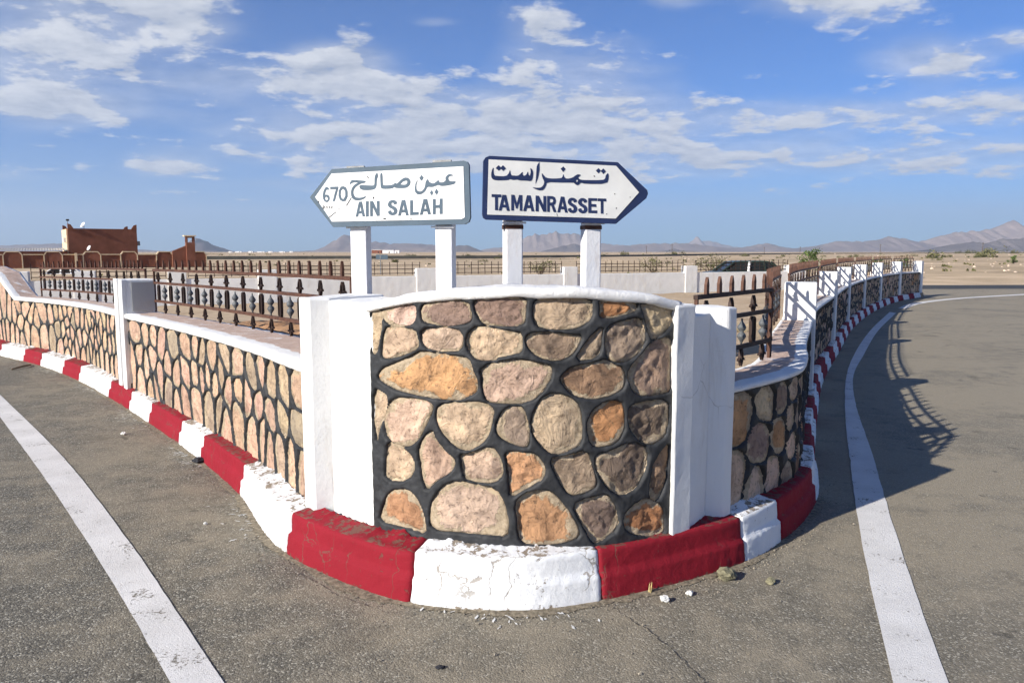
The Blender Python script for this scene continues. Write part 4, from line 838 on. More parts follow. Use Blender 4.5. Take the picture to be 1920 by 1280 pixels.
# ------------------------------------------------------------------ hills on the horizon
HZ = 472.0
def hills(profile, D, mat, depth=900, rough=0.16):
    """a ridge with its own distance and depth; profile = (tangent of azimuth x1450, height above the horizon in the same unit)"""
    px = np.array([p[0] for p in profile], float); hy = np.array([p[1] for p in profile], float)
    n = 150; m_ = 22; V = []
    for j in range(m_ + 1):
        f = j / m_; y = D + (f - .35) * depth * 2; bell = max(0.0, 1 - abs((f - .35) / (.35 if f < .35 else .65))) ** 0.75
        for i in range(n + 1):
            a = px[0] + (px[-1] - px[0]) * i / n; h = np.interp(a, px, hy) / 1450 * D * 1.0068
            x = (a - 960) / 1459.5 * D
            g = 1 - abs(mnoise.noise((x / D * 34 + D, y / D * 34, 0))) * 1.3 + .5 * mnoise.noise((x / D * 90, y / D * 90, 3))
            k = bell * (1 - (1 - bell) * .65 * (1 - g)) if bell < .999 else 1.0
            jit = rough * h * mnoise.noise((x / D * 150, D, 7)) * bell + .04 * h * mnoise.noise((x / D * 420, D, 2)) * bell
            V.append((x, y, max(-2.0, 1.6 * bell - 2 * (1 - bell) + h * k + jit)))
    F = [(j*(n+1)+i, j*(n+1)+i+1, (j+1)*(n+1)+i+1, (j+1)*(n+1)+i) for j in range(m_) for i in range(n)]
    return tag(link('hills', mesh('hills', V, F, True), mat), kind='structure')
def prof(*pts): return [(x, HZ - y) for x, y in pts]
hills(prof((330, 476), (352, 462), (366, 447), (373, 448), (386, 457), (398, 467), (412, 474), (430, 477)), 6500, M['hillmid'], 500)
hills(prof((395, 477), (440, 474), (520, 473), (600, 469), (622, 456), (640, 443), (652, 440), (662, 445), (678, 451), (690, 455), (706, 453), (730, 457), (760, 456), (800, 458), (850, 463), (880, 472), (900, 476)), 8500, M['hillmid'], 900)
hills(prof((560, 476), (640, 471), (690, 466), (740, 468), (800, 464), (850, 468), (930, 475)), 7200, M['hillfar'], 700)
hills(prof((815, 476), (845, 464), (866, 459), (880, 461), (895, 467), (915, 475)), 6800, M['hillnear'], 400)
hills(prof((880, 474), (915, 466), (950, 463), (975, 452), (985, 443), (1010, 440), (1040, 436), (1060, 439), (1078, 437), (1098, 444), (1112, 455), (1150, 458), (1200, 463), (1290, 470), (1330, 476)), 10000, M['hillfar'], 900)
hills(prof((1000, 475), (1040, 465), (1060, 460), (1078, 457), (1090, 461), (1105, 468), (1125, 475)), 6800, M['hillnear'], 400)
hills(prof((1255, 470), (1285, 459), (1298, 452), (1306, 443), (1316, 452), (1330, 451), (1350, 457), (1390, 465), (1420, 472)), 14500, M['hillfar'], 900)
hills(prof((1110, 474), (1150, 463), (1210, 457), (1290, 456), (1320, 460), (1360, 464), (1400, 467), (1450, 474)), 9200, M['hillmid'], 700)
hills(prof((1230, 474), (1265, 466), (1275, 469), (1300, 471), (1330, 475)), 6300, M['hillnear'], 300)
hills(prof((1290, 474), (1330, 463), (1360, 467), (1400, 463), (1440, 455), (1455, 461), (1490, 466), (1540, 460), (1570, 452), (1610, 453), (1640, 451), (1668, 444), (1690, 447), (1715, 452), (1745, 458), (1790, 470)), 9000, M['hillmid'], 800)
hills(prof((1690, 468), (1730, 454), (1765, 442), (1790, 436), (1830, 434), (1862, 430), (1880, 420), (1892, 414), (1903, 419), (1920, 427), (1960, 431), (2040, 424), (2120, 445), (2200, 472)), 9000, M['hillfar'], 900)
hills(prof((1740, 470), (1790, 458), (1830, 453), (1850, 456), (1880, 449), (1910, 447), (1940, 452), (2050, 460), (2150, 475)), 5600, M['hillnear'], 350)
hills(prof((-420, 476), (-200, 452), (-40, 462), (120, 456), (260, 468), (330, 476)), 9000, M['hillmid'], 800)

# dark embankment of a far road, and a low rise of sand at its back
def far_strip(name, pts, wdt, ht, mat):
    p = Path([((a - 960) / 1459.5 * d, d) for a, d in pts], 8.0); ss = np.linspace(0, p.L, 120)
    V, F = sweep(p, ss, lambda s_: [(wdt / 2 + ht * 2, -.4), (wdt / 2, ht), (-wdt / 2, ht), (-wdt / 2 - ht * 2, -.4)])
    return tag(link(name, fix(mesh(name, V, F)), mat), kind='structure')
far_strip('far_road', [(-900, 150), (200, 175), (520, 190), (900, 215), (1150, 260), (1350, 400), (1560, 620), (1920, 900), (2600, 1500)], 9, .55, M['embank'])

# ------------------------------------------------------------------ terracotta compound beyond the road
def at_px(px, D): return (px - 960) / 1459.5 * D
def h_px(y, D): return 1.6 + (HZ - y) / 1450 * D * 1.0068
YAW = R(31)
def t_px(px, ox_, oy_): k_ = (px - 960) / 1459.5; return (k_ * oy_ - ox_) / (math.cos(YAW) - k_ * math.sin(YAW))
D0 = 88.0; gz = -.35
ox = at_px(170, D0); zt = h_px(477.5, D0) - gz; za = h_px(472, D0) - gz
cw = empty('compound_wall', 'long terracotta compound wall with cream-edged arched panels', 'wall', None, (ox, D0, gz)); cw.rotation_euler[2] = YAW
x0_, x1_ = t_px(-150, ox, D0), t_px(372, ox, D0)
MB().box(((x0_ + x1_) / 2, .2, zt / 2), (x1_ - x0_, .35, zt)).part('wall_panel', M['terra'], cw)
PT = 3.78; x = t_px(5, ox, D0) - PT * 3
while x < x1_ - .3:
    wA = 1.75; o_ = [(x, 0), (x, zt - .02), (x + .28, za), (x + wA - .28, za), (x + wA, zt - .02), (x + wA, 0)]
    n = len(o_); V = [(a, -.06, b) for a, b in o_] + [(a, .42, b) for a, b in o_]
    part('arched_panel', V, [tuple(range(n)), tuple(range(2*n-1, n-1, -1))] + [(i, n+i, n+(i+1) % n, (i+1) % n) for i in range(n)], M['terra'], cw)
    for i in range(5):
        a, b = o_[i], o_[i + 1]; L_ = math.hypot(b[0] - a[0], b[1] - a[1]); an = math.atan2(b[1] - a[1], b[0] - a[0]); cx_, cz_ = (a[0] + b[0]) / 2, (a[1] + b[1]) / 2
        v = []
        for sx, sy, sz in ((-1,-1,-1),(1,-1,-1),(1,1,-1),(-1,1,-1),(-1,-1,1),(1,-1,1),(1,1,1),(-1,1,1)):
            lx, lz = sx * (L_ / 2 + .04), sz * .055; v.append((cx_ + lx * math.cos(an) - lz * math.sin(an), .17 + sy * .28, cz_ + lx * math.sin(an) + lz * math.cos(an)))
        part('trim', v, [(0,3,2,1),(4,5,6,7),(0,1,5,4),(1,2,6,5),(2,3,7,6),(3,0,4,7)], M['cream'], cw)
    MB().box((x + wA + (PT - wA) / 2, .16, zt + .03), (PT - wA - .12, .5, .10)).part('ledge', M['cream'], cw)
    x += PT
MB().box((t_px(142, ox, D0), -.16, .56 * zt), (.26, .2, 1.12 * zt)).part('post', M['cream'], cw)
# main block
DB = 104.0; bcx = at_px(194, DB); tb0, tb1 = t_px(129.5, bcx, DB), t_px(259, bcx, DB); hb = h_px(430, DB) - gz; hh = h_px(421.5, DB) - gz; wB = tb1 - tb0
tb = empty('building', 'plain terracotta block with horned roof corners, behind the compound wall', 'building', loc=(bcx + (tb0 + tb1) / 2 * math.cos(YAW), DB + (tb0 + tb1) / 2 * math.sin(YAW), gz)); tb.rotation_euler[2] = YAW + R(3)
MB().box((0, 4, hb / 2), (wB, 8, hb)).part('wall', M['terra'], tb)
for s_ in (-1, 1):
    for yy in (0.0, 8.0):
        o_ = [(s_ * wB / 2, hb - .1), (s_ * wB / 2, hh), (s_ * (wB / 2 - .35), hh - .10), (s_ * (wB / 2 - .75), hb - .1)]
        V = [(a, yy - .15, b) for a, b in o_] + [(a, yy + .15, b) for a, b in o_]
        link('roof_horn', fix(mesh('roof_horn', V, [(0,1,2,3),(7,6,5,4),(0,4,5,1),(1,5,6,2),(2,6,7,3),(3,7,4,0)])), M['terra'], tb)
MB().box((-wB / 2 - .08, 4, hb * .5), (.16, 7.6, hb * .97)).part('painted_lit_side', M['cream'], tb)  # cream slab paints sunlight onto this side of the terracotta block
for zz_, xx in ((hb * .70, -1), (hb * .62, 1)):
    MB().box((xx * (wB / 2 + .32), 1.5, zz_), (.35, .9, .6)).part('air_conditioner', M['whitehouse'] if xx < 0 else M['metal'], tb)
MB().tube([(-wB / 2 + .05, 0, hh), (-wB / 2 + .05, 0, hh + .45)], .035).part('floodlight_pole', M['metal'], tb); MB().box((-wB / 2 + .05, -.1, hh + .45), (.35, .25, .22)).part('floodlight', M['iron'], tb)
def dish(label, x, y, z, r_):
    t = empty('satellite_dish', label, 'dish', 'satellite dishes', (x, y, z))
    MB().tube([(0, 0, -r_ * 1.6), (0, 0, 0)], .04).part('mast', M['metal'], t)
    mb = MB(); mb.lathe([(.02, 0), (r_ * .5, .05 * r_), (r_ * .85, .18 * r_), (r_, .28 * r_), (r_ * .98, .33 * r_), (r_ * .5, .12 * r_), (.02, .06)], 18)
    o = mb.part('reflector', M['whitehouse'], t, True); o.rotation_euler = (R(62), 0, R(-35)); o.location = (0, -.1, .1)
    MB().tube([(0, -.1, -.2 * r_), (-.35 * r_, -.9 * r_, .35 * r_)], .02).part('feed_arm', M['metal'], t)
dish('white satellite dish on the roof of the terracotta block', at_px(160.5, DB - 1), DB - 1, h_px(425.5, DB), .42)
dish('white satellite dish standing behind the compound wall, in front of the terracotta block', at_px(169, 97), 97, h_px(467, 97), .34)
# long shed
DS = 98.0
sh = empty('shed', 'long low shed with corrugated grey roof behind the compound wall', 'shed', loc=(at_px(30, DS), DS, gz)); sh.rotation_euler[2] = YAW; zs = h_px(469.8, DS) - gz; shx0, shx1 = t_px(-120, at_px(30, DS), DS), t_px(127, at_px(30, DS), DS); wS = shx1 - shx0; shc = (shx0 + shx1) / 2
MB().box((shc, 3, (zs - .1) / 2), (wS, 6, zs - .1)).part('wall', M['terra'], sh)
mb = MB(); nR = 90; V = []
for i in range(nR + 1):
    for yy, dz in ((-.4, 0), (6.4, .32)): V.append((shx0 + wS * i / nR, yy, zs + dz + (.05 if i % 2 else 0)))
part('roof', V, [(2*i, 2*i+2, 2*i+3, 2*i+1) for i in range(nR)], M['roof'], sh)
# watchtower
DT = 92.0; tx0, tx1 = at_px(350, DT), at_px(366.5, DT); tw = tx1 - tx0; zt2 = h_px(444, DT) - gz
wt = empty('watchtower', 'small terracotta watchtower with an open window and flat roof', 'tower', loc=((tx0 + tx1) / 2, DT, gz)); wt.rotation_euler[2] = YAW; wt.scale = (.92, .92, 1)
zo0, zo1 = h_px(455, DT) - gz, h_px(446.5, DT) - gz
MB().box((0, .5, zo0 / 2), (tw, 1.0, zo0)).part('shaft', M['terra'], wt)
for cx_, wd in ((-tw / 2 + .10, .20), (tw / 2 - .10, .20)):
    for cy_ in (.09, .91): MB().box((cx_, cy_, (zo0 + zt2) / 2), (wd, .18, zt2 - zo0)).part('corner_post', M['terra'], wt)
MB().box((0, .5, (zo1 + zt2) / 2), (tw, 1.0, zt2 - zo1)).part('lintel', M['terra'], wt)
MB().box((-.05, .5, zt2 + .07), (tw + .35, 1.35, .14)).part('roof', M['cream'], wt)
sv = [(-tw / 2 - 1.65, 0), (-tw / 2 - .004, 0), (-tw / 2 - .004, h_px(461, DT) - gz), (-tw / 2 - 1.65, h_px(471, DT) - gz)]
V = [(a, .35, b) for a, b in sv] + [(a, .75, b) for a, b in sv]
link('stair_wall', fix(mesh('stair_wall', V, [(0,1,2,3),(7,6,5,4),(0,4,5,1),(1,5,6,2),(2,6,7,3),(3,7,4,0)])), M['terra'], wt)

# far white settlement and poles
for i, (px, wd, ht, D) in enumerate(((432, 7, 2.2, 1500), (447, 13, 2.0, 1600), (470, 8, 2.6, 1450), (489, 16, 2.0, 1700), (507, 8, 2.4, 1500), (529, 12, 2.1, 1650), (546, 7, 2.6, 1600), (706, 10, 3.4, 800), (724, 16, 3.2, 820), (741, 9, 3.0, 860))):
    t = empty('far_house', ['far white flat-roofed house, %s in the row beyond the watchtower', 'far pale house, %s of three seen between the signposts'][i > 6] % (['first', 'second', 'third', 'fourth', 'fifth', 'sixth', 'last', 'first', 'second', 'last'][i]), 'house', 'far white houses', (at_px(px, D), D, -.1))
    MB().box((0, 3, ht / 2), (wd, 6, ht)).part('wall', M['whitehouse'] if i != 7 else M['terra'], t)
    MB().box((0, 3, ht + .15), (wd + .5, 6.5, .3)).part('roof', M['whitehouse'], t)
    MB().box((wd * .2, -.03, 1.0), (1.0, .1, 2.0)).part('door', M['iron'], t)
for i, (px, ytop, D) in enumerate(((1212, 461, 640), (1260, 458, 520), (1433, 463, 650), (1500, 463, 760), (1650, 458, 560), (1842, 455, 430))):
    ht = h_px(ytop, D) + .3
    t = empty('utility_pole', 'thin utility pole out on the plain, %s from the navy sign' % ['first', 'second', 'third', 'fourth', 'fifth', 'farthest'][i], 'pole', 'utility poles', (at_px(px, D), D, -.2))
    MB().tube([(0, 0, 0), (0, 0, ht)], [.22, .14]).part('shaft', M['wood'], t); MB().box((0, 0, ht - .7), (2.4, .14, .16)).part('crossarm', M['wood'], t)
    for s_ in (-1, 0, 1): MB().tube([(s_ * 1.0, 0, ht - .6), (s_ * 1.0, 0, ht - .35)], .06).part('insulator', M['whitehouse'], t)

# ------------------------------------------------------------------ cars behind the back wall
def car(label, x, y, z, rz, paint, scale=1.0):
    t = empty('car', label, 'car', None, (x, y, z)); t.rotation_euler[2] = rz; t.scale = (scale,) * 3
    W_ = 1.66
    def shell(nm, outl, wd, mat, y0=0.0, bv=.04):
        n = len(outl); V = [(a, y0 - wd / 2, b) for a, b in outl] + [(a, y0 + wd / 2, b) for a, b in outl]
        o = link(nm, fix(mesh(nm, V, [tuple(range(n)), tuple(range(2*n-1, n-1, -1))] + [(i, n+i, n+(i+1) % n, (i+1) % n) for i in range(n)])), mat, t)
        if bv: bevel(o, bv, 3)
        return o
    shell('body', [(-2.15, .35), (-2.2, .62), (-2.12, .80), (-1.25, .92), (1.55, .95), (2.12, .90), (2.2, .6), (2.12, .35), (1.75, .28), (-1.75, .28)], W_, paint)
    shell('roof', [(-.62, 1.36), (-.25, 1.42), (.95, 1.42), (1.22, 1.36), (1.15, 1.33), (-.55, 1.33)], W_ - .30, paint, 0, .02)
    shell('cabin_glass', [(-1.12, .90), (-.55, 1.345), (1.15, 1.345), (1.62, .93)], W_ - .34, M['glass'], 0, .02)
    for s_ in (-1, 1):
        yb, yt = s_ * (W_ / 2 - .10), s_ * (W_ / 2 - .155)
        for nm, (a, b, wd) in (('windscreen_pillar', ((-1.18, .92), (-.56, 1.37), .05)), ('door_pillar', ((.10, .92), (.16, 1.36), .07)), ('rear_pillar', ((.92, .92), (.86, 1.36), .05)), ('tail_pillar', ((1.68, .94), (1.19, 1.37), .06))):
            MB().tube([(a[0], yb, a[1]), (b[0], yt, b[1])], wd, 6).part(nm, M['whitehouse'] if nm == 'door_pillar' else paint, t)
        for xw in (-1.38, 1.36):
            o = MB().lathe([(.12, -.10), (.29, -.10), (.32, -.06), (.32, .06), (.29, .10), (.12, .10)], 18).part('wheel', M['tyre'], t, True); o.rotation_euler[0] = R(90); o.location = (xw, s_ * .72, .32)
            h_ = MB().lathe([(.02, -.105), (.17, -.108), (.17, .108), (.02, .105)], 12).part('rim', M['metal'], o)
        o = MB().box((0, 0, 0), (.12, .30, .14)).part('headlight', M['whitehouse'], t); o.location = (-2.17, s_ * .56, .68)
        o = MB().box((0, 0, 0), (.08, .22, .16)).part('tail_light', M['red'], t); o.location = (2.17, s_ * .62, .74)
        o = MB().box((0, 0, 0), (.12, .14, .10)).part('mirror', paint, t); o.location = (-.95, s_ * (W_ / 2 + .04), .97)
    return t
car('dark green car parked behind the back wall, windows showing above it', at_px(1391, 34.6), 34.6, -.10, R(3), M['green'], .92)
car('small white car seen far off below the terracotta compound wall', at_px(82, 60), 62, -.95, R(24), M['whitehouse'], .9)
MB_ = None
rsn = empty('far_road_sign', 'small sign on a pole seen between the posts of the blue-grey sign', 'road sign', None, (at_px(713, 60), 60, -.15))
MB().tube([(0, 0, 0), (0, 0, 1.5)], .04).part('pole', M['metal'], rsn); MB().box((.12, 0, 1.35), (.9, .04, .35)).part('panel', M['signblue'], rsn)
# ------------------------------------------------------------------ plants
def bush(name, label, x, y, z, wd, ht, n, mat, group=None, leaf=.10, seed=0, trunk=True, cat='shrub'):
    r_ = random.Random(seed); t = empty(name, label, cat, group, (x, y, z))
    V = []; F = []
    clumps = [(r_.gauss(0, .30) * wd, r_.gauss(0, .28) * wd, ht * r_.uniform(.30, .92), r_.uniform(.14, .30) * wd) for _ in range(max(5, n // 45))]
    for i in range(n):
        c = clumps[i % len(clumps)]; d = Vector((r_.gauss(0, 1), r_.gauss(0, 1), r_.gauss(0, .8))).normalized() * c[3] * r_.uniform(.25, 1.15)
        p = Vector((c[0], c[1], c[2])) + d; p.z = max(.02, p.z)
        a = Vector((r_.gauss(0, 1), r_.gauss(0, 1), r_.gauss(0, 1))).normalized(); b_ = a.orthogonal().normalized(); s_ = leaf * r_.uniform(.6, 1.3); b = len(V)
        V += [p - a * s_ * .5, p + b_ * s_ * .28, p + a * s_ * .5, p - b_ * s_ * .28]; F.append((b, b + 1, b + 2, b + 3))
    part('foliage', V, F, mat, t)
    if trunk:
        mb = MB()
        for c in clumps[:7]: mb.tube([(0, 0, -.05), (c[0] * .4, c[1] * .4, c[2] * .5), (c[0], c[1], c[2])], [.035 * wd, .02 * wd, .008 * wd], 5)
        mb.part('stem', M['bark'], t)
    return t
bush('shrub', 'bright green leafy bush behind the shaded wall railings', at_px(1517, 46), 46, -.15, 1.15, 1.95, 900, M['leaf'], None, .13, 1)
bush('shrub', 'tall olive bush beyond the back wall, above the dark green car', at_px(1335, 52), 52, -.15, 1.7, 1.60, 800, M['scrub'], 'bushes beyond the back wall', .11, 2)
bush('shrub', 'olive bush beyond the back wall, next to the navy sign', at_px(1226, 54), 54, -.15, 1.5, 1.38, 650, M['scrub'], 'bushes beyond the back wall', .10, 3)
bush('shrub', 'low olive bush between the posts of the navy sign', at_px(1012, 50), 50, -.15, 1.7, 1.15, 560, M['scrub'], 'bushes beyond the back wall', .10, 4)
bush('shrub', 'green weed above the middle of the shaded wall railings', at_px(1640, 44), 44, .0, .8, 1.35, 320, M['leaf'], None, .10, 5)
bush('shrub', 'green weed above the far end of the shaded wall railings', at_px(1691, 44), 44, .0, .75, 1.40, 320, M['leaf'], None, .10, 6)
bush('small_tree', 'lone small green tree on the sandy plain at the picture edge', at_px(1902, 90), 90, .05, 1.1, 1.25, 480, M['leaf'], None, .15, 7, True, 'tree')
r_ = random.Random(12)
spots = [(1745, 483.5, 44), (1858, 481, 42), (1836, 478.5, 22), (1829, 482, 18), (1908, 472, 22), (1874, 472, 34), (1850, 473, 28), (1822, 473, 22), (1795, 472.5, 18), (1762, 490, 16), (1776, 481, 20), (1600, 481, 18), (1612, 480, 12), (1575, 482, 12), (1470, 480, 14), (1395, 479, 16), (1172, 476.5, 22), (1268, 477, 26), (1130, 478, 14), (1095, 480, 12), (880, 479, 18), (870, 481, 12), (770, 480, 20), (740, 489, 24), (905, 488, 16), (930, 482, 12), (1545, 480, 12), (1710, 478.5, 14), (1690, 480, 12), (1655, 483, 14), (1460, 483, 12), (1420, 484, 12)]
where_ = ['past the end pier of the shaded wall, nearest the sand', 'wide one below the farthest utility pole', 'small one just above the wide one by the farthest pole', 'small one left of the lone tree', 'by the foot of the pale peak at the picture edge',
 'broad one between the lone tree and the peak', 'broad dark one behind the farthest utility pole', 'flat one beyond the farthest utility pole', 'at the start of the dark row by the peak', 'tiny one on the sand bank edge', 'small one right of the end pier',
 'above the third shaded pier', 'tiny one above the third shaded pier', 'tiny one right of the bright green bush', 'left of the bright green bush', 'above the tail of the dark green car', 'on the plain right of the navy sign arrow', 'beside the second utility pole', 'under the navy sign arrow',
 'between the posts of the navy sign, small', 'right of the blue-grey sign post, upper one', 'right of the blue-grey sign post, lower one', 'left of the blue-grey sign inner post', 'near the back railing between the blue-grey sign posts', 'just left of the navy sign outer post', 'tiny one left of the navy sign outer post',
 'tiny one behind the bright green bush', 'tiny one above the sixth shaded pier', 'tiny one above the fifth shaded pier', 'above the fourth shaded pier', 'small one behind the car roof', 'tiny one above the car roof']
for i, (px, y, wpx) in enumerate(spots):
    D = min(700, max(48, 1.72 * 1450 / max(2.6, (y + 2 - HZ)))); wd = wpx / 1450 * D
    bush('desert_shrub', 'olive desert shrub, ' + where_[i], at_px(px, D), D, ground_z(at_px(px, D), D) - .05, wd, max(wd * .16, .22), 260, M['scrub'], 'scattered desert shrubs', max(.1, wd * .11), 100 + i, False)
# ground cover of the plain: low scrub and stones no one could count
for nm, lb, mt, cnt, sz in (('ground_cover', 'low dry scrub dotted thickly over the desert plain', 'scrub', 420, (.06, .20)), ('scattered_stones', 'pale stones scattered over the desert plain', 'sandstone', 800, (.04, .15))):
    V = []; F = []; r_ = random.Random(len(nm))
    if mt == 'sandstone': M[mt] = simple('pale_sandstone', (0.56, 0.44, 0.33), .95, .35, .4, 3, .4, .03)
    for i in range(cnt):
        D = 42 * math.exp(r_.random() ** .8 * 2.7); px = r_.uniform(-150, 2080); x, y = at_px(px, D), D
        if (px < 400 and 58 < D < 140) or mnoise.noise((x * .03, y * .02, 4)) < -.15 or (y < 43 and x > 10): continue
        a = r_.uniform(*sz) * (1 + D / 160); z = ground_z(x, y); b = len(V); k = 6
        if mt == 'scrub':
            for _ in range(5):
                q = Vector((x + r_.gauss(0, a * .7), y + r_.gauss(0, a * .5), z)); h = a * r_.uniform(.4, 1.0); b = len(V); an = r_.uniform(0, 6.3); d_ = Vector((math.cos(an), math.sin(an), 0)) * a * .5
                V += [q - d_, q + d_, q + d_ * .5 + Vector((0, 0, h)), q - d_ * .6 + Vector((0, 0, h * .8))]; F.append((b, b + 1, b + 2, b + 3))
        else:
            V += [(x + a * math.cos(j * 1.05) * r_.uniform(.6, 1.1), y + a * math.sin(j * 1.05) * r_.uniform(.6, 1.1), z - .02) for j in range(6)] + [(x + a * .55 * math.cos(j * 1.05), y + a * .55 * math.sin(j * 1.05), z + a * r_.uniform(.3, .7)) for j in range(6)]
            F += [(b + j, b + (j + 1) % 6, b + 6 + (j + 1) % 6, b + 6 + j) for j in range(6)] + [tuple(b + 6 + j for j in range(6))]
    tag(link(nm, mesh(nm, V, F), M[mt]), lb, 'scrub' if mt == 'scrub' else 'stones', kind='stuff')
def tuft(label, x, y, z, n, h, sp, mat, seed):
    r_ = random.Random(seed); V = []; F = []
    for i in range(n):
        a = r_.uniform(0, 2 * math.pi); l = h * r_.uniform(.5, 1.1); lean = r_.uniform(.1, .9) * sp; b0 = Vector((r_.gauss(0, sp * .35), r_.gauss(0, sp * .2), 0)); tip = b0 + Vector((math.cos(a) * lean, math.sin(a) * lean * .6, l)); md = (b0 + tip) / 2 + Vector((0, 0, l * .12)); wv = Vector((-math.sin(a), math.cos(a), 0)) * .003
        b = len(V); V += [b0 - wv, b0 + wv, md + wv * .8, md - wv * .8, tip]; F += [(b, b + 1, b + 2, b + 3), (b + 3, b + 2, b + 4)]
    t = empty('dry_weed', label, 'weed', None, (x, y, z)); part('blades', V, F, mat, t); return t
tuft('tuft of dry yellow grass behind the wall top, between the posts of the navy sign', .34, 5.6, .93, 90, .30, .16, M['dry'], 1)
tuft('sprawling dry green weed behind the wall top, by the shaded corner pillar', 1.16, 5.9, .90, 60, .20, .20, M['scrub'], 2)
tuft('small dry sprig at the foot of the red kerb block', .655, 3.492, .0, 9, .06, .02, M['dry'], 3)
tuft('dry yellow weeds behind the short dark railing', 2.0, 7.2, .80, 120, .16, .30, M['dry'], 4)

# ------------------------------------------------------------------ loose things on the asphalt
def pebble(name, label, x, y, r0, mat, seed, cat='rock', flat_=.7):
    b = bmesh.new(); bmesh.ops.create_icosphere(b, subdivisions=3, radius=1.0)
    for v in b.verts:
        n = 1 + .42 * mnoise.noise(v.co * 1.3 + Vector((seed, 0, 0))) + .20 * mnoise.noise(v.co * 3.4 + Vector((0, seed, 0)))
        v.co = Vector((v.co.x * n * r0, v.co.y * n * r0 * .85, v.co.z * n * r0 * flat_))
    mz = min(v.co.z for v in b.verts)
    for v in b.verts: v.co.z -= mz + .002
    me = bpy.data.meshes.new(name); b.to_mesh(me); b.free(); o = link(name, me, mat); o.location = (x, y, 0); return tag(o, label, cat)
def G(px, py):   # where a spot of the asphalt lies
    th = math.atan((py - 640) / 1450) + math.atan(168 / 1450); d = 1.6 / math.tan(th); return ((px - 960) / 1450 * math.hypot(d, 1.6) * math.cos(math.atan((py - 640) / 1450)), d)
for px, py, r0, mt, lb in ((1362, 1086, .045, 'rock', 'lumpy olive rock on the asphalt beside the red kerb block'), (1445, 1094, .022, 'rock', 'smaller olive rock on the asphalt, further from the red kerb'),
                           (1246, 1128, .022, 'chip', 'larger white chip of stone at the foot of the red kerb block'), (1292, 1115, .017, 'chip', 'smaller white chip of stone at the foot of the red kerb block'),
                           (385, 983, .012, 'chip', 'pale pebble on the asphalt beside the sunlit kerb'), (232, 815, .020, 'chip', 'pale stone on the asphalt between the edge line and the sunlit kerb')):
    q = G(px, py); pebble('rock' if mt == 'rock' else 'stone_chip', lb, q[0], q[1], r0, M[mt], px * .37)
stk = MB().tube([(*G(22, 694), .015), (*G(45, 690), .03), (*G(58, 686), .02)], [.012, .016, .010], 6); tag(stk.part('stick', M['wood'], None), 'dark dry stick lying by the far sunlit kerb', 'stick')
q = G(825, 1252); o = pebble('dark_pebble', 'dark flat pebble on the asphalt near the bottom of the picture', q[0], q[1], .016, M['mark'], 4.4, 'pebble', .35)
q = G(372, 868); o = pebble('dark_hole_lump', 'dark lump added in place of a hole at the red and white kerb joint', q[0] , q[1], .045, M['mark'], 2.1, 'hole lump', .5)  # near-black lump added where a dark hole is meant

# a hairline crack in the asphalt, and dust lying against the kerb
def crack(pts, wd):
    P_ = [np.array(G(*q)) for q in pts]; V = []; r_ = random.Random(len(pts)); pl_ = []
    for i in range(len(P_) - 1):
        for j in range(10): pl_.append(P_[i] + (P_[i + 1] - P_[i]) * j / 10)
    for i, q in enumerate(pl_):
        d = pl_[min(i + 1, len(pl_) - 1)] - pl_[max(i - 1, 0)]; d = d / np.linalg.norm(d); n_ = np.array([d[1], -d[0]]); q = q + n_ * r_.gauss(0, .004); h = wd * r_.uniform(.3, 1.1)
        V += [(*(q + n_ * h), .004), (*(q - n_ * h), .004)]
    tag(link('road_crack', mesh('road_crack', V, [(2*i, 2*i+1, 2*i+3, 2*i+2) for i in range(len(pl_) - 1)]), M['mark']), kind='structure')
crack([(1150, 1138), (1185, 1165), (1215, 1180), (1243, 1205), (1262, 1218), (1290, 1248), (1335, 1290)], .0022)
crack([(560, 1075), (590, 1090), (640, 1118), (700, 1140), (745, 1152)], .0016)
V = []; ss = np.arange(K.near((-9, 12.8)), K.near((2.0, 4.9)), .012)
for s_ in ss:
    wd_ = .030 + .05 * max(0, mnoise.noise((s_ * 2.1, 0, 0)) + .25) + .022 * mnoise.noise((s_ * 13, 1, 0)) + .016 * mnoise.noise((s_ * 47, 2, 0)); q = K.at(s_, max(.004, wd_)); q0 = K.at(s_, -.02); V += [(q0[0], q0[1], .010), (q[0], q[1], .0035)]
tag(link('dust', mesh('dust', V, [(2*i, 2*i+2, 2*i+3, 2*i+1) for i in range(len(ss) - 1)]), simple('road_dust', (0.235, 0.196, 0.140), .97, .35, 45, 90, .8, .006)), 'brown dust drifted against the foot of the kerb', 'dust', kind='stuff')

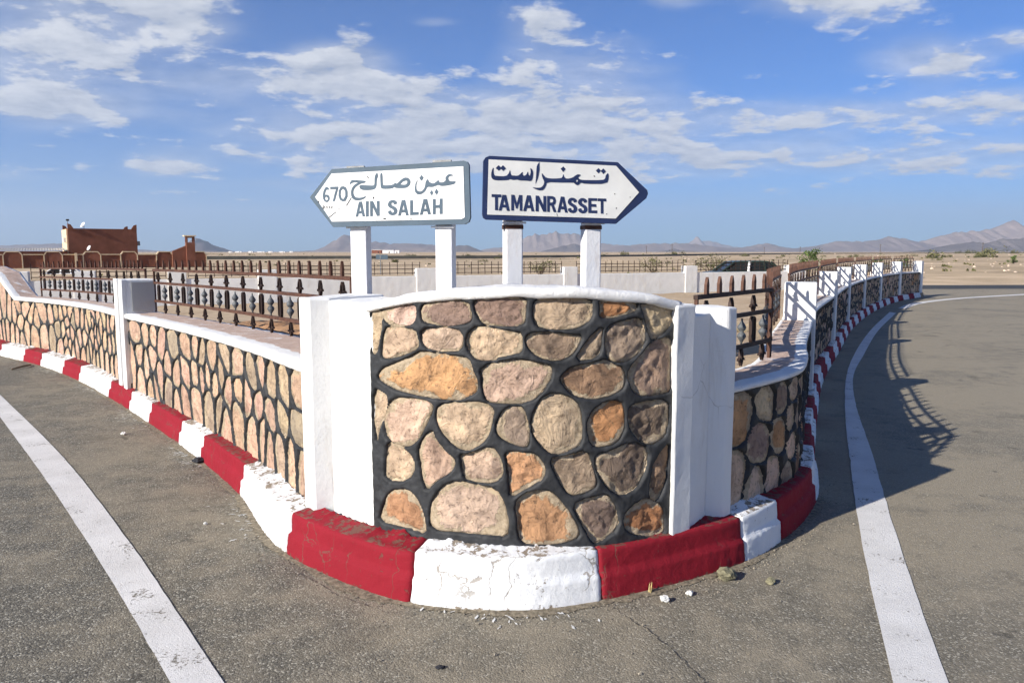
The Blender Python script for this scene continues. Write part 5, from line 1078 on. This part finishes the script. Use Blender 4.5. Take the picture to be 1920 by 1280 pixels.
# gravel and grit along the kerb: nobody could count it
V = []; F = []; r_ = random.Random(3)
sA, sB = K.near((-7.5, 11.5)), K.near((2.2, 5.4))
for i in range(4200):
    s_ = r_.uniform(sA, sB); d = abs(r_.gauss(0, .07)) + .004 if r_.random() < .75 else abs(r_.gauss(0, .5)); q = K.at(s_, d); a = r_.uniform(.0018, .0062) * (1.6 if r_.random() < .05 else 1)
    b = len(V)
    for dx, dy, dz in ((1,0,.3),(-.5,.87,.3),(-.5,-.87,.3),(0,0,1.2)): V.append((q[0] + dx * a * r_.uniform(.7, 1.3), q[1] + dy * a * r_.uniform(.7, 1.3), dz * a + .001))
    F += [(b, b+1, b+3), (b+1, b+2, b+3), (b+2, b, b+3)]
tag(link('gravel', mesh('gravel', V, F), simple('grit', (0.36, 0.31, 0.24), .95, .45, 120, 60, 0)), 'grit and gravel gathered along the kerb foot', 'gravel', kind='stuff')
# white paint spilled by the kerb painters
V = []; F = []
for i in range(260):
    s_ = r_.choice([K.near((-1.5, 4.5)), K.near((-2.55, 6.0)), K.near((-3.6, 7.4)), K.near((-5.0, 9.0)), K.near((-6.3, 10.4)), K.near((0, 3.3))]) + r_.gauss(0, .22); d = abs(r_.gauss(0, .07)) + .012
    q = K.at(s_, d); l, w_ = r_.uniform(.008, .06), r_.uniform(.002, .007); a = r_.gauss(0, .5) + math.atan2(*(K.at(s_, 1) - K.at(s_, 0))[::-1]); b = len(V)
    for u, v in ((-l/2, 0), (-l*.1, w_), (l/2, w_*.3), (l*.2, -w_)): V.append((q[0] + u * math.cos(a) - v * math.sin(a), q[1] + u * math.sin(a) + v * math.cos(a), .0045))
    F.append((b, b+3, b+2, b+1))
tag(link('paint_splashes', mesh('paint_splashes', V, F), M['chip']), 'white paint splashes on the asphalt beside the sunlit kerb', 'paint', kind='stuff')

# ------------------------------------------------------------------ haze
v, f = box_vf((0, 3000, 598), (44000, 40000, 1206)); hz = link('haze', mesh('haze', v, f)); hz['kind'] = 'stuff'; hz['label'] = 'thin pale desert haze over the plain'; hz['category'] = 'haze'
hm = bpy.data.materials.new('haze'); hm.use_nodes = True; t_ = NT(hm.node_tree); t_.n.clear()
pv_ = t_.add('ShaderNodeVolumePrincipled'); pv_.inputs['Color'].default_value = (0.70, 0.82, 1.0, 1); pv_.inputs['Density'].default_value = 7e-5; pv_.inputs['Anisotropy'].default_value = 0.1
ou = t_.add('ShaderNodeOutputMaterial'); t_.l.new(pv_.outputs[0], ou.inputs['Volume']); hz.data.materials.append(hm)
